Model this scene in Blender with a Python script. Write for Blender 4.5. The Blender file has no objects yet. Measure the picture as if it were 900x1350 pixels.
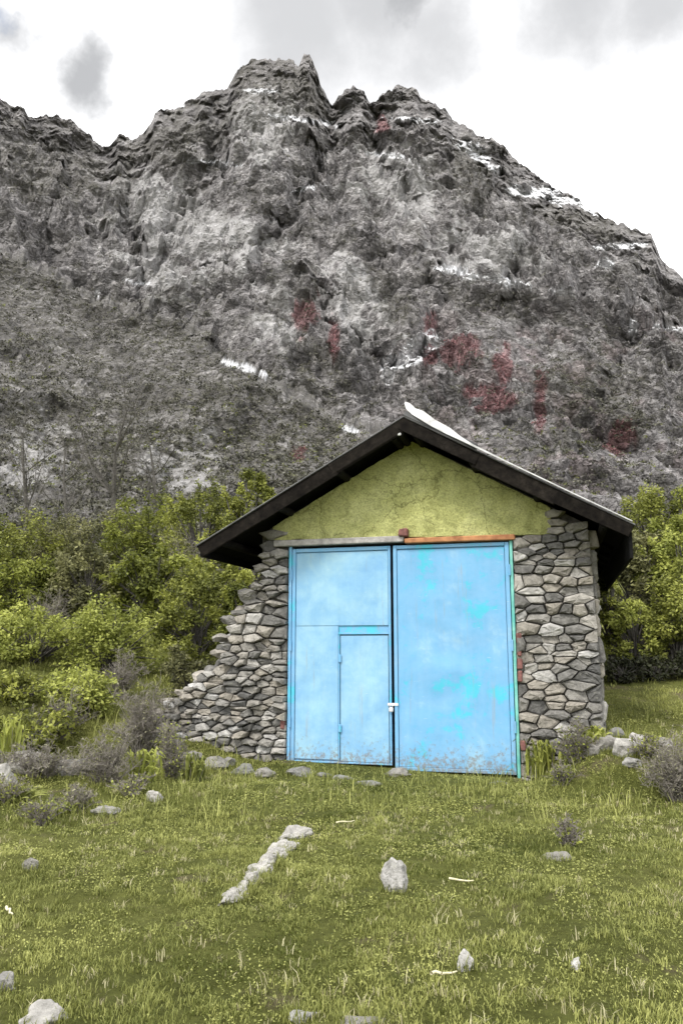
import bpy, math, random
import numpy as np
from mathutils import Vector
R = math.radians
S = bpy.context.scene
COL = S.collection

# ------------------------------------------------------------------ camera
FPX = 1050.0                                   # focal length in photo pixels (900 x 1350 photo)
PITCH = math.atan(181 / 1050.0)
CAM = np.array([0, 0, 1.55])
cd = bpy.data.cameras.new('camera'); cam = bpy.data.objects.new('camera', cd); COL.objects.link(cam)
cam.location = CAM; cam.rotation_euler = (math.pi / 2 + PITCH, 0, 0)
cd.sensor_fit = 'VERTICAL'; cd.sensor_height = 36; cd.lens = FPX / 1350 * 36
cd.clip_start = 0.05; cd.clip_end = 9000
S.camera = cam

# ------------------------------------------------------------------ light
SUN_AZ, SUN_EL = R(215), R(52)                 # compass-like: 0 = +Y, clockwise; sun behind and left of the camera
sd = bpy.data.lights.new('sun', 'SUN'); sun = bpy.data.objects.new('sun', sd); COL.objects.link(sun)
sd.energy = 1.5; sd.angle = R(11); sd.color = (1, 0.96, 0.9)
sv = Vector((math.sin(SUN_AZ) * math.cos(SUN_EL), math.cos(SUN_AZ) * math.cos(SUN_EL), math.sin(SUN_EL)))
sun.rotation_euler = sv.to_track_quat('Z', 'Y').to_euler()
sun.location = (-20, -20, 40)
S.view_settings.view_transform = 'Standard'; S.view_settings.look = 'None'
S.view_settings.gamma = 1; S.view_settings.exposure = 1.15


def ray(px, py):
    U = np.array([0, -math.sin(PITCH), math.cos(PITCH)]); F = np.array([0, math.cos(PITCH), math.sin(PITCH)])
    return (px - 450) / FPX * np.array([1.0, 0, 0]) + (675 - py) / FPX * U + F


w = bpy.data.worlds.new('World'); S.world = w; w.use_nodes = True
nt = w.node_tree; nt.nodes.clear()


def N(nt, t, **kw):
    n = nt.nodes.new(t)
    for k, v in kw.items():
        if k in n.bl_rna.properties: setattr(n, k, v)
        else: n.inputs[k].default_value = v
    return n


def L(nt, a, ao, b, bi): nt.links.new(a.outputs[ao], b.inputs[bi])


sky = N(nt, 'ShaderNodeTexSky', sky_type='NISHITA', sun_disc=False, sun_elevation=SUN_EL, sun_rotation=SUN_AZ,
        air_density=1.0, dust_density=1.5)
tc = N(nt, 'ShaderNodeTexCoord')
bg = N(nt, 'ShaderNodeBackground', Strength=0.1); out = N(nt, 'ShaderNodeOutputWorld')
# cloud deck: white cloud with soft grey bellies, a few thin gaps that let the blue through
n1 = N(nt, 'ShaderNodeTexNoise', Scale=2.6, Detail=7, Roughness=0.55, Distortion=0.3)
L(nt, tc, 'Generated', n1, 'Vector')


def mathn(op, a, b=None, c=None):
    m = N(nt, 'ShaderNodeMath', operation=op)
    for i, v in enumerate((a, b, c)):
        if v is None: continue
        if isinstance(v, (int, float)): m.inputs[i].default_value = v
        else: nt.links.new(v, m.inputs[i])
    return m.outputs[0]


def maprange(v, a, b, c, d):
    m = N(nt, 'ShaderNodeMapRange', interpolation_type='SMOOTHSTEP')
    nt.links.new(v, m.inputs['Value'])
    for k, x in zip(('From Min', 'From Max', 'To Min', 'To Max'), (a, b, c, d)): m.inputs[k].default_value = x
    return m.outputs[0]


dist_noise = N(nt, 'ShaderNodeTexNoise', Scale=7, Detail=6, Roughness=0.6)
L(nt, tc, 'Generated', dist_noise, 'Vector')


def blob(px, py, rx, power=1.0):
    d = ray(px, py); d = d / np.linalg.norm(d)
    v = N(nt, 'ShaderNodeVectorMath', operation='DISTANCE'); v.inputs[1].default_value = d
    L(nt, tc, 'Generated', v, 0)
    e = mathn('ADD', v.outputs['Value'], mathn('MULTIPLY', mathn('SUBTRACT', dist_noise.outputs[0], 0.5), 0.16))
    return maprange(e, rx * 0.1, rx * 1.05, power, 0.0)


grey = maprange(n1.outputs[0], 0.60, 0.74, 0.0, 0.8)
for a in ((500, -30, 0.24, .90), (540, -20, 0.13, 1.0), (400, 20, 0.22, .88), (570, 30, .16, .86), (780, -10, 0.19, .89), (850, 0, .15, .88), (112, 108, 0.075, .97), (10, 40, .09, .9)):
    grey = mathn('MAXIMUM', grey, blob(*a))
ramp = N(nt, 'ShaderNodeMix', data_type='RGBA')
ramp.inputs['A'].default_value = (10.0, 10.0, 10.1, 1); ramp.inputs['B'].default_value = (2.3, 2.34, 2.42, 1)
nt.links.new(grey, ramp.inputs['Factor'])
gap = maprange(n1.outputs[0], 0.30, 0.22, 0.0, 0.6)
gap = mathn('MAXIMUM', gap, blob(5, 25, 0.03, 0.5))
mx = N(nt, 'ShaderNodeMix', data_type='RGBA')
nt.links.new(gap, mx.inputs['Factor']); nt.links.new(ramp.outputs['Result'], mx.inputs['A']); L(nt, sky, 'Color', mx, 'B')
nt.links.new(mx.outputs['Result'], bg.inputs['Color']); L(nt, bg, 0, out, 0)

# ------------------------------------------------------------------ helpers
rng = np.random.default_rng(7); random.seed(7)


def tag(o, label=None, cat=None, group=None, kind=None):
    if label: o['label'] = label
    if cat: o['category'] = cat
    if group: o['group'] = group
    if kind: o['kind'] = kind
    return o


def link(name, me, parent=None, mat=None):
    o = bpy.data.objects.new(name, me); COL.objects.link(o)
    if parent is not None: o.parent = parent
    if mat is not None and me is not None and len(me.materials) == 0: me.materials.append(mat)
    return o


def empty(name, loc, rz=0):
    o = bpy.data.objects.new(name, None); COL.objects.link(o); o.location = loc; o.rotation_euler = (0, 0, rz)
    o.empty_display_size = 0.2
    return o


def mesh(name, V, Fc, smooth=False, attrs=None):
    """V (n,3); Fc int array (m,k) or a list of tuples; attrs {name: per-vertex array}"""
    me = bpy.data.meshes.new(name)
    V = np.asarray(V, dtype=np.float32)
    if isinstance(Fc, np.ndarray):
        k = Fc.shape[1]; m = Fc.shape[0]
        me.vertices.add(len(V)); me.vertices.foreach_set('co', V.ravel())
        me.loops.add(m * k); me.loops.foreach_set('vertex_index', Fc.astype(np.int32).ravel())
        me.polygons.add(m); me.polygons.foreach_set('loop_start', np.arange(0, m * k, k, dtype=np.int32))
        me.update(calc_edges=True)
    else:
        me.from_pydata([tuple(map(float, v)) for v in V], [], [tuple(map(int, f)) for f in Fc])
    if attrs:
        for nme, a in attrs.items():
            at = me.attributes.new(nme, 'FLOAT', 'POINT'); at.data.foreach_set('value', np.asarray(a, dtype=np.float32))
    me.polygons.foreach_set('use_smooth', np.full(len(me.polygons), smooth))
    me.update()
    return me


def box_data(x0, x1, y0, y1, z0, z1):
    V = [(x0, y0, z0), (x1, y0, z0), (x1, y1, z0), (x0, y1, z0), (x0, y0, z1), (x1, y0, z1), (x1, y1, z1), (x0, y1, z1)]
    Fc = [(0, 3, 2, 1), (4, 5, 6, 7), (0, 1, 5, 4), (1, 2, 6, 5), (2, 3, 7, 6), (3, 0, 4, 7)]
    return V, Fc


def bevel_box(name, x0, x1, y0, y1, z0, z1, parent, mat, b=0.006, jit=0.0, tilt=0.0):
    """box with chamfered long edges"""
    import bmesh
    bm = bmesh.new(); V, Fc = box_data(x0, x1, y0, y1, z0, z1)
    vs = [bm.verts.new((v[0] + random.uniform(-jit, jit), v[1] + random.uniform(-jit, jit), v[2] + random.uniform(-jit, jit))) for v in V]
    for f in Fc: bm.faces.new([vs[i] for i in f])
    bmesh.ops.bevel(bm, geom=bm.edges[:], offset=b, segments=1, affect='EDGES')
    me = bpy.data.meshes.new(name); bm.to_mesh(me); bm.free()
    return link(name, me, parent, mat)


def tubes(segs, sides=4):
    """segs: list of (p0, p1, r0, r1) -> V, F arrays"""
    P0 = np.array([s[0] for s in segs]); P1 = np.array([s[1] for s in segs])
    r0 = np.array([s[2] for s in segs])[:, None]; r1 = np.array([s[3] for s in segs])[:, None]
    d = P1 - P0; d /= np.linalg.norm(d, axis=1, keepdims=True) + 1e-9
    ref = np.where(np.abs(d[:, 2:3]) > 0.9, np.array([[1.0, 0, 0]]), np.array([[0, 0, 1.0]]))
    a = np.cross(d, ref); a /= np.linalg.norm(a, axis=1, keepdims=True) + 1e-9
    b = np.cross(d, a)
    n = len(segs); V = np.zeros((n, 2 * sides, 3))
    for k in range(sides):
        t = 2 * math.pi * k / sides
        o = math.cos(t) * a + math.sin(t) * b
        V[:, k] = P0 + o * r0; V[:, sides + k] = P1 + o * r1
    base = (np.arange(n) * 2 * sides)[:, None]
    Fs = []
    for k in range(sides):
        j = (k + 1) % sides
        Fs.append(np.concatenate([base + k, base + j, base + sides + j, base + sides + k], axis=1))
    return V.reshape(-1, 3), np.stack(Fs, 1).reshape(-1, 4)


# vectorised gradient noise
_perm = np.random.default_rng(3).permutation(256).astype(np.int64); _perm = np.concatenate([_perm, _perm, _perm])
_g = np.random.default_rng(4).normal(size=(256, 3)); _g /= np.linalg.norm(_g, axis=1, keepdims=True)


def pn(P):
    P = np.asarray(P, dtype=np.float64); I = np.floor(P).astype(np.int64); f = P - I; I &= 255
    u = f * f * f * (f * (f * 6 - 15) + 10)
    res = 0
    for dx in (0, 1):
        wx = u[:, 0] if dx else 1 - u[:, 0]
        for dy in (0, 1):
            wy = u[:, 1] if dy else 1 - u[:, 1]
            for dz in (0, 1):
                wz = u[:, 2] if dz else 1 - u[:, 2]
                h = _perm[_perm[_perm[(I[:, 0] + dx) & 255] + ((I[:, 1] + dy) & 255)] + ((I[:, 2] + dz) & 255)]
                g = _g[h]
                res = res + wx * wy * wz * ((f[:, 0] - dx) * g[:, 0] + (f[:, 1] - dy) * g[:, 1] + (f[:, 2] - dz) * g[:, 2])
    return res * 1.5


def fbm(P, o=4, lac=2.1, gain=0.5):
    s = 0; a = 1.0; P = np.asarray(P, dtype=np.float64)
    for _ in range(o): s = s + a * pn(P); P = P * lac + 17.3; a *= gain
    return s


def ridged(P, o=4, lac=2.1, gain=0.5):
    s = 0; a = 1.0; P = np.asarray(P, dtype=np.float64)
    for _ in range(o): s = s + a * (1 - 2 * np.abs(pn(P))); P = P * lac + 11.7; a *= gain
    return s


def sstep(x, a, b):
    t = np.clip((x - a) / (b - a), 0, 1); return t * t * (3 - 2 * t)


# ------------------------------------------------------------------ materials
def M(name, rough=0.8, spec=0.3):
    m = bpy.data.materials.new(name); m.use_nodes = True; t = m.node_tree
    b = t.nodes['Principled BSDF']; b.inputs['Roughness'].default_value = rough
    b.inputs['Specular IOR Level'].default_value = spec
    return m, t, b


def rgb(c): return (c[0], c[1], c[2], 1)


def ramp_node(t, stops):
    r = t.nodes.new('ShaderNodeValToRGB'); e = r.color_ramp.elements
    while len(e) < len(stops): e.new(0.5)
    for el, (p, c) in zip(e, stops): el.position = p; el.color = rgb(c)
    return r


def noise_node(t, scale, detail=5, rough=0.6, vec=None, dist=0.0):
    n = N(t, 'ShaderNodeTexNoise', Scale=scale, Detail=detail, Roughness=rough, Distortion=dist)
    if vec is not None: t.links.new(vec, n.inputs['Vector'])
    return n


def mixc(t, fac, a, b, mode='MIX'):
    m = N(t, 'ShaderNodeMix', data_type='RGBA', blend_type=mode)
    for k, v in (('Factor', fac), ('A', a), ('B', b)):
        if isinstance(v, (tuple, list)): m.inputs[k].default_value = rgb(v)
        elif isinstance(v, (int, float)): m.inputs[k].default_value = v
        else: t.links.new(v, m.inputs[k])
    return m.outputs['Result']


def bump(t, b, h, strength, dist=0.02, prev=None):
    n = N(t, 'ShaderNodeBump', Strength=strength, Distance=dist); t.links.new(h, n.inputs['Height'])
    if prev is not None: t.links.new(prev, n.inputs['Normal'])
    t.links.new(n.outputs[0], b.inputs['Normal']); return n.outputs[0]


def attr(t, name):
    a = t.nodes.new('ShaderNodeAttribute'); a.attribute_name = name; return a.outputs['Fac']


def objvec(t): return t.nodes.new('ShaderNodeTexCoord').outputs['Object']


def geopos(t): return t.nodes.new('ShaderNodeNewGeometry').outputs['Position']


def simple_mat(name, stops, scale, rough=0.85, bs=0.4, bd=0.01, rand=0.0, vec='obj', spec=0.3, bscale=None):
    m, t, b = M(name, rough, spec)
    v = objvec(t) if vec == 'obj' else geopos(t)
    n = noise_node(t, scale, 6, 0.65, v)
    r = ramp_node(t, stops); t.links.new(n.outputs[0], r.inputs[0]); c = r.outputs[0]
    if rand:
        oi = t.nodes.new('ShaderNodeObjectInfo')
        mr = N(t, 'ShaderNodeMapRange'); t.links.new(oi.outputs['Random'], mr.inputs[0])
        mr.inputs['To Min'].default_value = 1 - rand; mr.inputs['To Max'].default_value = 1 + rand * 0.8
        c = mixc(t, 1.0, c, mr.outputs[0], 'MULTIPLY')
    t.links.new(c, b.inputs['Base Color'])
    if bs:
        n2 = noise_node(t, bscale or scale * 4, 6, 0.7, v); bump(t, b, n2.outputs[0], bs, bd)
    return m


def stone_mat(name, lo, hi, warm, lichen=0.25, rand=0.4):
    m, t, b = M(name, 0.88, 0.25); v = objvec(t)
    oi = t.nodes.new('ShaderNodeObjectInfo')
    off = N(t, 'ShaderNodeVectorMath', operation='ADD'); t.links.new(v, off.inputs[0]); t.links.new(oi.outputs['Location'], off.inputs[1])
    n = noise_node(t, 11, 8, 0.75, off.outputs[0], 0.6)
    r = ramp_node(t, [(0.30, lo), (0.72, hi)]); t.links.new(n.outputs[0], r.inputs[0])
    rr = ramp_node(t, [(0, (1 - rand,) * 3), (0.45, (0.97, 0.94, 0.89)), (0.75, warm), (1, (1 + rand,) * 3)]); t.links.new(oi.outputs['Random'], rr.inputs[0])
    c = mixc(t, 1.0, r.outputs[0], rr.outputs[0], 'MULTIPLY')
    n2 = noise_node(t, 26, 4, 0.6, off.outputs[0]); r2 = ramp_node(t, [(0.60, (0, 0, 0)), (0.68, (lichen,) * 3)]); t.links.new(n2.outputs[0], r2.inputs[0])
    c = mixc(t, r2.outputs[0], c, (0.42, 0.41, 0.33))
    t.links.new(c, b.inputs['Base Color'])
    n3 = noise_node(t, 40, 8, 0.75, off.outputs[0]); n4 = noise_node(t, 14, 4, 0.6, off.outputs[0]); pv = bump(t, b, n4.outputs[0], 0.6, 0.03); bump(t, b, n3.outputs[0], 0.9, 0.016, pv)
    return m


mat_stone = stone_mat('wall_stone', (0.12, 0.118, 0.115), (0.39, 0.385, 0.37), (1.08, 1.0, 0.88), rand=0.62)
mat_rock = stone_mat('field_rock', (0.10, 0.098, 0.092), (0.36, 0.355, 0.34), (1.0, 0.97, 0.92), rand=0.2)
mat_palerock = stone_mat('pale_rock', (0.17, 0.167, 0.16), (0.54, 0.535, 0.52), (1.0, 0.98, 0.95), rand=0.12)
mat_white = stone_mat('white_stone', (0.26, 0.256, 0.245), (0.60, 0.595, 0.58), (1.0, 0.99, 0.97), rand=0.06)
mat_core = simple_mat('earth_packing', [(0.3, (0.04, 0.037, 0.032)), (0.75, (0.15, 0.14, 0.12))], 14, 0.95, 0.6, 0.02)
mat_tar = simple_mat('tarred_board', [(0.35, (0.004, 0.004, 0.004)), (0.7, (0.011, 0.011, 0.011))], 8, 0.95, 0.4, 0.01, 0.3)  # tar black, deepened to hold the shade under the roof
mat_pole = simple_mat('shaded_pole', [(0.35, (0.006, 0.005, 0.005)), (0.7, (0.016, 0.015, 0.013))], 9, 0.85, 0.4, 0.01, 0.3)  # near-black base colour carries the deep shade under the roof
mat_tin = simple_mat('weathered_tin', [(0.35, (0.36, 0.36, 0.36)), (0.6, (0.62, 0.62, 0.62))], 7, 0.5, 0.15, 0.004)
mat_tin.node_tree.nodes['Principled BSDF'].inputs['Metallic'].default_value = 0.0
mat_tindark = simple_mat('dark_roof_sheet', [(0.35, (0.05, 0.05, 0.052)), (0.7, (0.13, 0.13, 0.13))], 4, 0.6, 0.15, 0.004)
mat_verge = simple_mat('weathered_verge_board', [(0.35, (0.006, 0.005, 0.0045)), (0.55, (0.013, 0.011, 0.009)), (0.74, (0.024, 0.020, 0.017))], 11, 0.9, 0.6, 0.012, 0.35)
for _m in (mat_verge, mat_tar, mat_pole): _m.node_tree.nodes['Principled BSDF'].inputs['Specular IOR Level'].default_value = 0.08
mat_bark = simple_mat('grey_bark', [(0.35, (0.05, 0.046, 0.04)), (0.7, (0.14, 0.13, 0.12))], 12, 0.9, 0.5, 0.01)
mat_twig = simple_mat('dry_twig', [(0.3, (0.085, 0.076, 0.064)), (0.7, (0.27, 0.245, 0.21))], 6, 0.9, 0, 0.01, vec='geo')
mat_straw = simple_mat('straw', [(0.3, (0.45, 0.42, 0.26)), (0.7, (0.68, 0.64, 0.45))], 30, 0.8, 0)
mat_brick = simple_mat('red_stone', [(0.3, (0.10, 0.05, 0.045)), (0.7, (0.27, 0.12, 0.105))], 20, 0.9, 0.4)
mat_lock = simple_mat('galvanised_lock', [(0.3, (0.5, 0.52, 0.54)), (0.7, (0.75, 0.77, 0.78))], 20, 0.4, 0)


def leaf_mat(name, dark, light, trans=0.35):
    m, t, b = M(name, 0.6, 0.25)
    r = ramp_node(t, [(0.0, dark), (1.0, light)]); t.links.new(attr(t, 'tint'), r.inputs[0])
    t.links.new(r.outputs[0], b.inputs['Base Color'])
    tr = t.nodes.new('ShaderNodeBsdfTranslucent'); t.links.new(r.outputs[0], tr.inputs['Color'])
    ms = t.nodes.new('ShaderNodeMixShader'); ms.inputs[0].default_value = trans
    o = t.nodes['Material Output']; t.links.new(b.outputs[0], ms.inputs[1]); t.links.new(tr.outputs[0], ms.inputs[2]); t.links.new(ms.outputs[0], o.inputs[0])
    return m


leaf_olive = leaf_mat('leaf_olive', (0.085, 0.098, 0.018), (0.365, 0.385, 0.085))
leaf_dark = leaf_mat('leaf_dark', (0.065, 0.078, 0.013), (0.32, 0.35, 0.066))
leaf_pale = leaf_mat('leaf_pale', (0.17, 0.195, 0.038), (0.47, 0.50, 0.125))
leaf_dull = leaf_mat('leaf_dull', (0.075, 0.078, 0.034), (0.29, 0.285, 0.125))
leaf_weed = leaf_mat('leaf_weed', (0.09, 0.11, 0.022), (0.34, 0.36, 0.10))
leaf_grass = leaf_mat('grass_blade', (0.090, 0.108, 0.020), (0.39, 0.40, 0.125), 0.3)
leaf_scrub = leaf_mat('scrub_leaf', (0.034, 0.034, 0.025), (0.16, 0.155, 0.115), 0.1)
leaf_sage = leaf_mat('leaf_sage', (0.09, 0.088, 0.05), (0.30, 0.29, 0.18), 0.2)
leaf_red = leaf_mat('scrub_leaf_red', (0.09, 0.04, 0.043), (0.27, 0.125, 0.13), 0.1)


# ------------------------------------------------------------------ hut frame
HA = R(15.2)
HO = np.array([0.68875, 10.598, 0.03])
EX = np.array([math.cos(HA), -math.sin(HA), 0]); ED = np.array([math.sin(HA), math.cos(HA), 0])


def hpix(px, py, D=0.0):
    """photo pixel -> (u, w) on the plane D metres behind the facade"""
    r = ray(px, py); t = ((HO + ED * D - CAM) @ ED) / (r @ ED); P = CAM + t * r - HO
    return float(P @ EX), float(P[2])


def hworld(u, D, wz): return HO + EX * u + ED * D + np.array([0, 0, wz])


# ------------------------------------------------------------------ ground
def H(x, y):
    x = np.asarray(x, dtype=np.float64); y = np.asarray(y, dtype=np.float64)
    r = np.hypot(x, y)
    s = np.clip(y - 10.3, 0, None)
    rise = 0.17 * s; rise = 15 * (1 - np.exp(-rise / 15))
    left = 0.10 * np.clip(-x - 2.6, 0, 8) * sstep(y, 6.5, 12)
    # grassy bank against the right pier of the hut and earth against the tumbled wall on the left
    q = (x - HO[0]) * EX[0] + (y - HO[1]) * EX[1]; dd = (x - HO[0]) * ED[0] + (y - HO[1]) * ED[1]
    bank = 0.50 * sstep(q, 1.55, 2.5) * sstep(dd, -1.3, -0.15)
    bank2 = 0.22 * sstep(-q, 1.6, 3.2) * sstep(dd, -1.2, 0.0)
    infl = sstep(r, 0.5, 3)
    P = np.stack([x, y, np.zeros_like(x)], -1).reshape(-1, 3)
    n = (fbm(P * 0.45, 3) * 0.07 + fbm(P * 1.9 + 5, 3) * 0.028).reshape(x.shape)
    flat = 1 - 0.85 * (np.abs(q) < 1.6) * sstep(dd, -1.0, -0.3) * (dd < 1)
    far = (fbm(P * 0.03 + 9, 3) * 1.2).reshape(x.shape) * sstep(r, 25, 80)
    return rise + left * (1 - sstep(y, 30, 60)) + np.maximum(bank, bank2) + n * infl * flat + far


def Hz(x, y): return float(H(np.array([x]), np.array([y]))[0])


rad = np.concatenate([[0.0], np.geomspace(0.4, 2.5, 14), np.linspace(2.6, 13, 190), np.geomspace(13.2, 3500, 110)])
az = np.unique(np.concatenate([np.linspace(-math.pi, math.pi, 97), np.linspace(-0.55, 0.55, 260)]))
AZ, RD = np.meshgrid(az, rad); X = np.sin(AZ) * RD; Y = np.cos(AZ) * RD
V = np.stack([X, Y, H(X, Y)], -1)
nr, na = AZ.shape; idx = np.arange(nr * na).reshape(nr, na)
Fq = np.stack([idx[:-1, :-1], idx[:-1, 1:], idx[1:, 1:], idx[1:, :-1]], -1).reshape(-1, 4)[:, ::-1]
m, t, b = M('turf_soil', 0.95, 0.1); v = geopos(t)
na_ = noise_node(t, 0.55, 5, 0.6, v); nb_ = noise_node(t, 9, 8, 0.75, v)
ra = ramp_node(t, [(0.32, (0.075, 0.086, 0.020)), (0.5, (0.12, 0.13, 0.034)), (0.68, (0.175, 0.18, 0.055))]); t.links.new(na_.outputs[0], ra.inputs[0])
rb = ramp_node(t, [(0.35, (0.55, 0.55, 0.5)), (0.6, (1.0, 1.0, 1.0)), (0.75, (1.25, 1.2, 1.0))]); t.links.new(nb_.outputs[0], rb.inputs[0])
c = mixc(t, 1.0, ra.outputs[0], rb.outputs[0], 'MULTIPLY')
nc_ = noise_node(t, 1.7, 5, 0.6, v); rc = ramp_node(t, [(0.60, (0, 0, 0)), (0.70, (0.75, 0.75, 0.75))]); t.links.new(nc_.outputs[0], rc.inputs[0])
c = mixc(t, rc.outputs[0], c, (0.13, 0.105, 0.07))
t.links.new(c, b.inputs['Base Color']); nd_ = noise_node(t, 30, 8, 0.8, v); bump(t, b, nd_.outputs[0], 0.9, 0.05)
tag(link('ground', mesh('ground', V.reshape(-1, 3), Fq, True), None, m), kind='structure')

# ------------------------------------------------------------------ mountain
SK = [(-420, 60), (-300, 90), (-200, 75), (-120, 100), (-50, 110), (0, 128), (20, 140), (45, 152), (75, 150), (95, 160), (110, 172), (130, 190), (145, 189), (158, 174), (175, 182), (190, 172),
      (205, 147), (240, 139), (270, 122), (300, 112), (310, 92), (325, 82), (345, 74), (362, 80), (380, 74), (393, 86), (400, 69), (408, 71),
      (416, 92), (425, 112), (438, 134), (446, 125), (465, 113), (480, 121), (488, 136), (505, 125), (525, 113), (545, 113), (558, 128),
      (575, 138), (590, 148), (605, 160), (635, 178), (660, 188), (675, 205), (700, 225), (720, 240), (760, 262), (790, 282), (830, 300),
      (858, 307), (870, 340), (885, 350), (900, 362), (950, 390), (1010, 420), (1080, 410), (1160, 450), (1300, 500)]
sk = np.array([ray(*p) for p in SK]); sk_az = np.arctan2(sk[:, 0], sk[:, 1]); sk_el = np.arctan2(sk[:, 2], np.hypot(sk[:, 0], sk[:, 1]))
azm = np.concatenate([np.linspace(-1.25, -0.47, 90)[:-1], np.linspace(-0.47, 0.47, 780), np.linspace(0.47, 1.25, 90)[1:]])
vv = np.concatenate([np.linspace(0, 1, 560)])
A, Vv = np.meshgrid(azm, vv)
ridge = np.interp(A, sk_az, sk_el)
e0 = R(2.0)
Pj = np.stack([A.ravel() * 60, np.zeros(A.size), Vv.ravel() * 2], -1)
jag = (fbm(Pj * np.array([1.6, 1, 0.3]), 4, 2.2, 0.5) * R(0.22)).reshape(A.shape) * sstep(Vv, 0.8, 1.0)
el = e0 + (ridge + jag - e0) * Vv
rr = 125 + 480 * Vv ** 0.92
P = np.stack([np.sin(A) * rr, np.cos(A) * rr, np.tan(el) * rr], -1).reshape(-1, 3)
vr = Vv.ravel()
def terr(x, k, lo=0.62):
    y = x * k; f = np.floor(y); return (f + sstep(y - f, lo, 1.0)) / k


warp = np.stack([fbm(P / 24 + 61, 3), fbm(P / 24 + 62.5, 3), fbm(P / 24 + 64, 3)], -1) * 9
W = P + warp
ca_, sa_ = math.cos(R(22)), math.sin(R(22))                    # beds dip to the right
B_ = np.stack([W[:, 0] * ca_ - W[:, 2] * sa_, W[:, 1], W[:, 0] * sa_ + W[:, 2] * ca_], -1)
big = fbm(P / 130 + 3, 3) * 30
# the big forms: a nearer spur on the left, cliff bands, gullies (drawn where they stand in the photograph, built in metres)
_cz = P[:, 1] * math.cos(PITCH) + (P[:, 2] - 1.55) * math.sin(PITCH)
wx_ = fbm(P / 30 + 101, 4); wy_ = fbm(P / 30 + 131, 4)
jx = 450 + FPX * P[:, 0] / _cz + wx_ * 22
jy = 675 - FPX * (-P[:, 1] * math.sin(PITCH) + (P[:, 2] - 1.55) * math.cos(PITCH)) / _cz + wy_ * 16


def below(line, soft=7):
    """1 below the line (nearer the valley), 0 above"""
    a_ = np.array(line); return sstep(jy - np.interp(jx, a_[:, 0], a_[:, 1]), -soft, soft)


def span(a0, a1, b1, b0): return sstep(jx, a0, a1) * (1 - sstep(jx, b1, b0))


def gully(line, wd):
    best = np.full(len(jx), 1e9)
    for (ax, ay), (bx_, by) in zip(line[:-1], line[1:]):
        dx, dy = bx_ - ax, by - ay; tt_ = np.clip(((jx - ax) * dx + (jy - ay) * dy) / (dx * dx + dy * dy), 0, 1)
        best = np.minimum(best, np.hypot(jx - ax - tt_ * dx, jy - ay - tt_ * dy))
    return np.clip(1 - best / wd, 0, 1)


spur = below([(-400, 250), (0, 335), (120, 392), (230, 412), (350, 500), (480, 560), (640, 640)], 6) * (1 - sstep(jx, 520, 640))
spur2 = below([(500, 560), (560, 505), (640, 462), (720, 478), (820, 520), (960, 560)], 6) * sstep(jx, 520, 600)
forms = -44 * spur - 22 * spur2
forms -= 20 * below([(0, 215), (110, 235), (190, 220), (300, 214), (420, 166), (480, 168), (560, 162), (605, 195), (680, 252), (760, 292), (900, 335)], 5)
forms -= 15 * below([(400, 285), (530, 336), (600, 356), (740, 388), (920, 436)], 4) * span(400, 470, 2000, 2100)
forms -= 13 * below([(-100, 270), (100, 300), (180, 334), (260, 348), (340, 330), (430, 372), (470, 420)], 4) * (1 - sstep(jx, 440, 500))
forms -= 9 * below([(480, 180), (560, 232), (640, 262), (760, 330), (900, 380)], 4) * sstep(jx, 470, 540)
gl = [([(440, 135), (425, 200), (395, 260), (350, 325)], 20, 24), ([(148, 190), (172, 240), (160, 300), (190, 365)], 20, 22), ([(402, 372), (430, 412), (470, 452), (525, 492)], 17, 16),
      ([(488, 135), (500, 200), (545, 270)], 16, 16), ([(662, 190), (650, 260), (600, 335)], 18, 15), ([(838, 420), (800, 520), (760, 610)], 20, 14), ([(300, 118), (292, 215), (235, 300), (215, 360)], 16, 15),
      ([(60, 160), (80, 240), (60, 330)], 18, 14), ([(720, 250), (700, 330), (660, 400)], 15, 12), ([(560, 330), (580, 420), (560, 500)], 15, 12), ([(130, 420), (190, 500), (230, 600)], 22, 9), ([(20, 430), (60, 520), (80, 620)], 22, 9), ([(300, 470), (330, 560), (320, 640)], 20, 8)]
gsum = np.zeros(len(jx))
for ln_, wd_, dp_ in gl:
    g_ = gully(ln_, wd_); forms += 0.72 * dp_ * g_ ** 1.2; gsum = np.maximum(gsum, g_)
dmod = 0.25 + 0.95 * sstep(fbm(P / 45 + 200, 2), -0.35, 0.4)
gul = ridged(W / np.array([48, 48, 110]) + 31, 3) * 10
blk = terr(fbm(B_ / np.array([34, 34, 20]) + 9, 3), 3.0) * 13 + terr(fbm(W / np.array([10, 10, 12]) + 29, 3), 3.0) * 4.4
bl = ridged(W / np.array([15, 15, 19]) + 7, 4, 2.15, 0.55) * 1.8
fine = terr(fbm(W / 4.2 + 2, 3, 2.2, 0.6), 3.0, 0.5) * 1.0
led = terr(fbm(B_ / np.array([70, 70, 13]) + 15, 3), 3.5) * 8 * sstep(fbm(P / 80 + 5, 2), -0.35, 0.3)
flute = ridged(W / np.array([19, 19, 120]) + 12, 3) * 8.0 * sstep(vr + fbm(P / 80, 2) * 0.12, 0.68, 0.82)
rockiness = sstep(vr + fbm(P / 70 + 55, 3) * 0.26 + 0.10 * sstep(A.ravel(), -0.2, 0.05), 0.20, 0.46)
rockiness = rockiness * (1 - 0.75 * spur)
disp = (gul + led + blk * (0.5 + 0.5 * dmod)) * (0.22 + 0.78 * rockiness) + (bl + fine * 1.2) * dmod * (0.45 + 0.55 * rockiness) + flute
disp = (disp - np.mean(disp)) * sstep(vr, 0.0, 0.12)
keepz = 1 - sstep(vr, 0.86, 0.99)
r2 = rr.ravel() + (forms + 45) * sstep(vr, 0.02, 0.2) + big * sstep(vr, 0.0, 0.3) - disp * (0.6 - 0.2 * (1 - rockiness))
z2 = np.tan(el.ravel()) * r2
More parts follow.
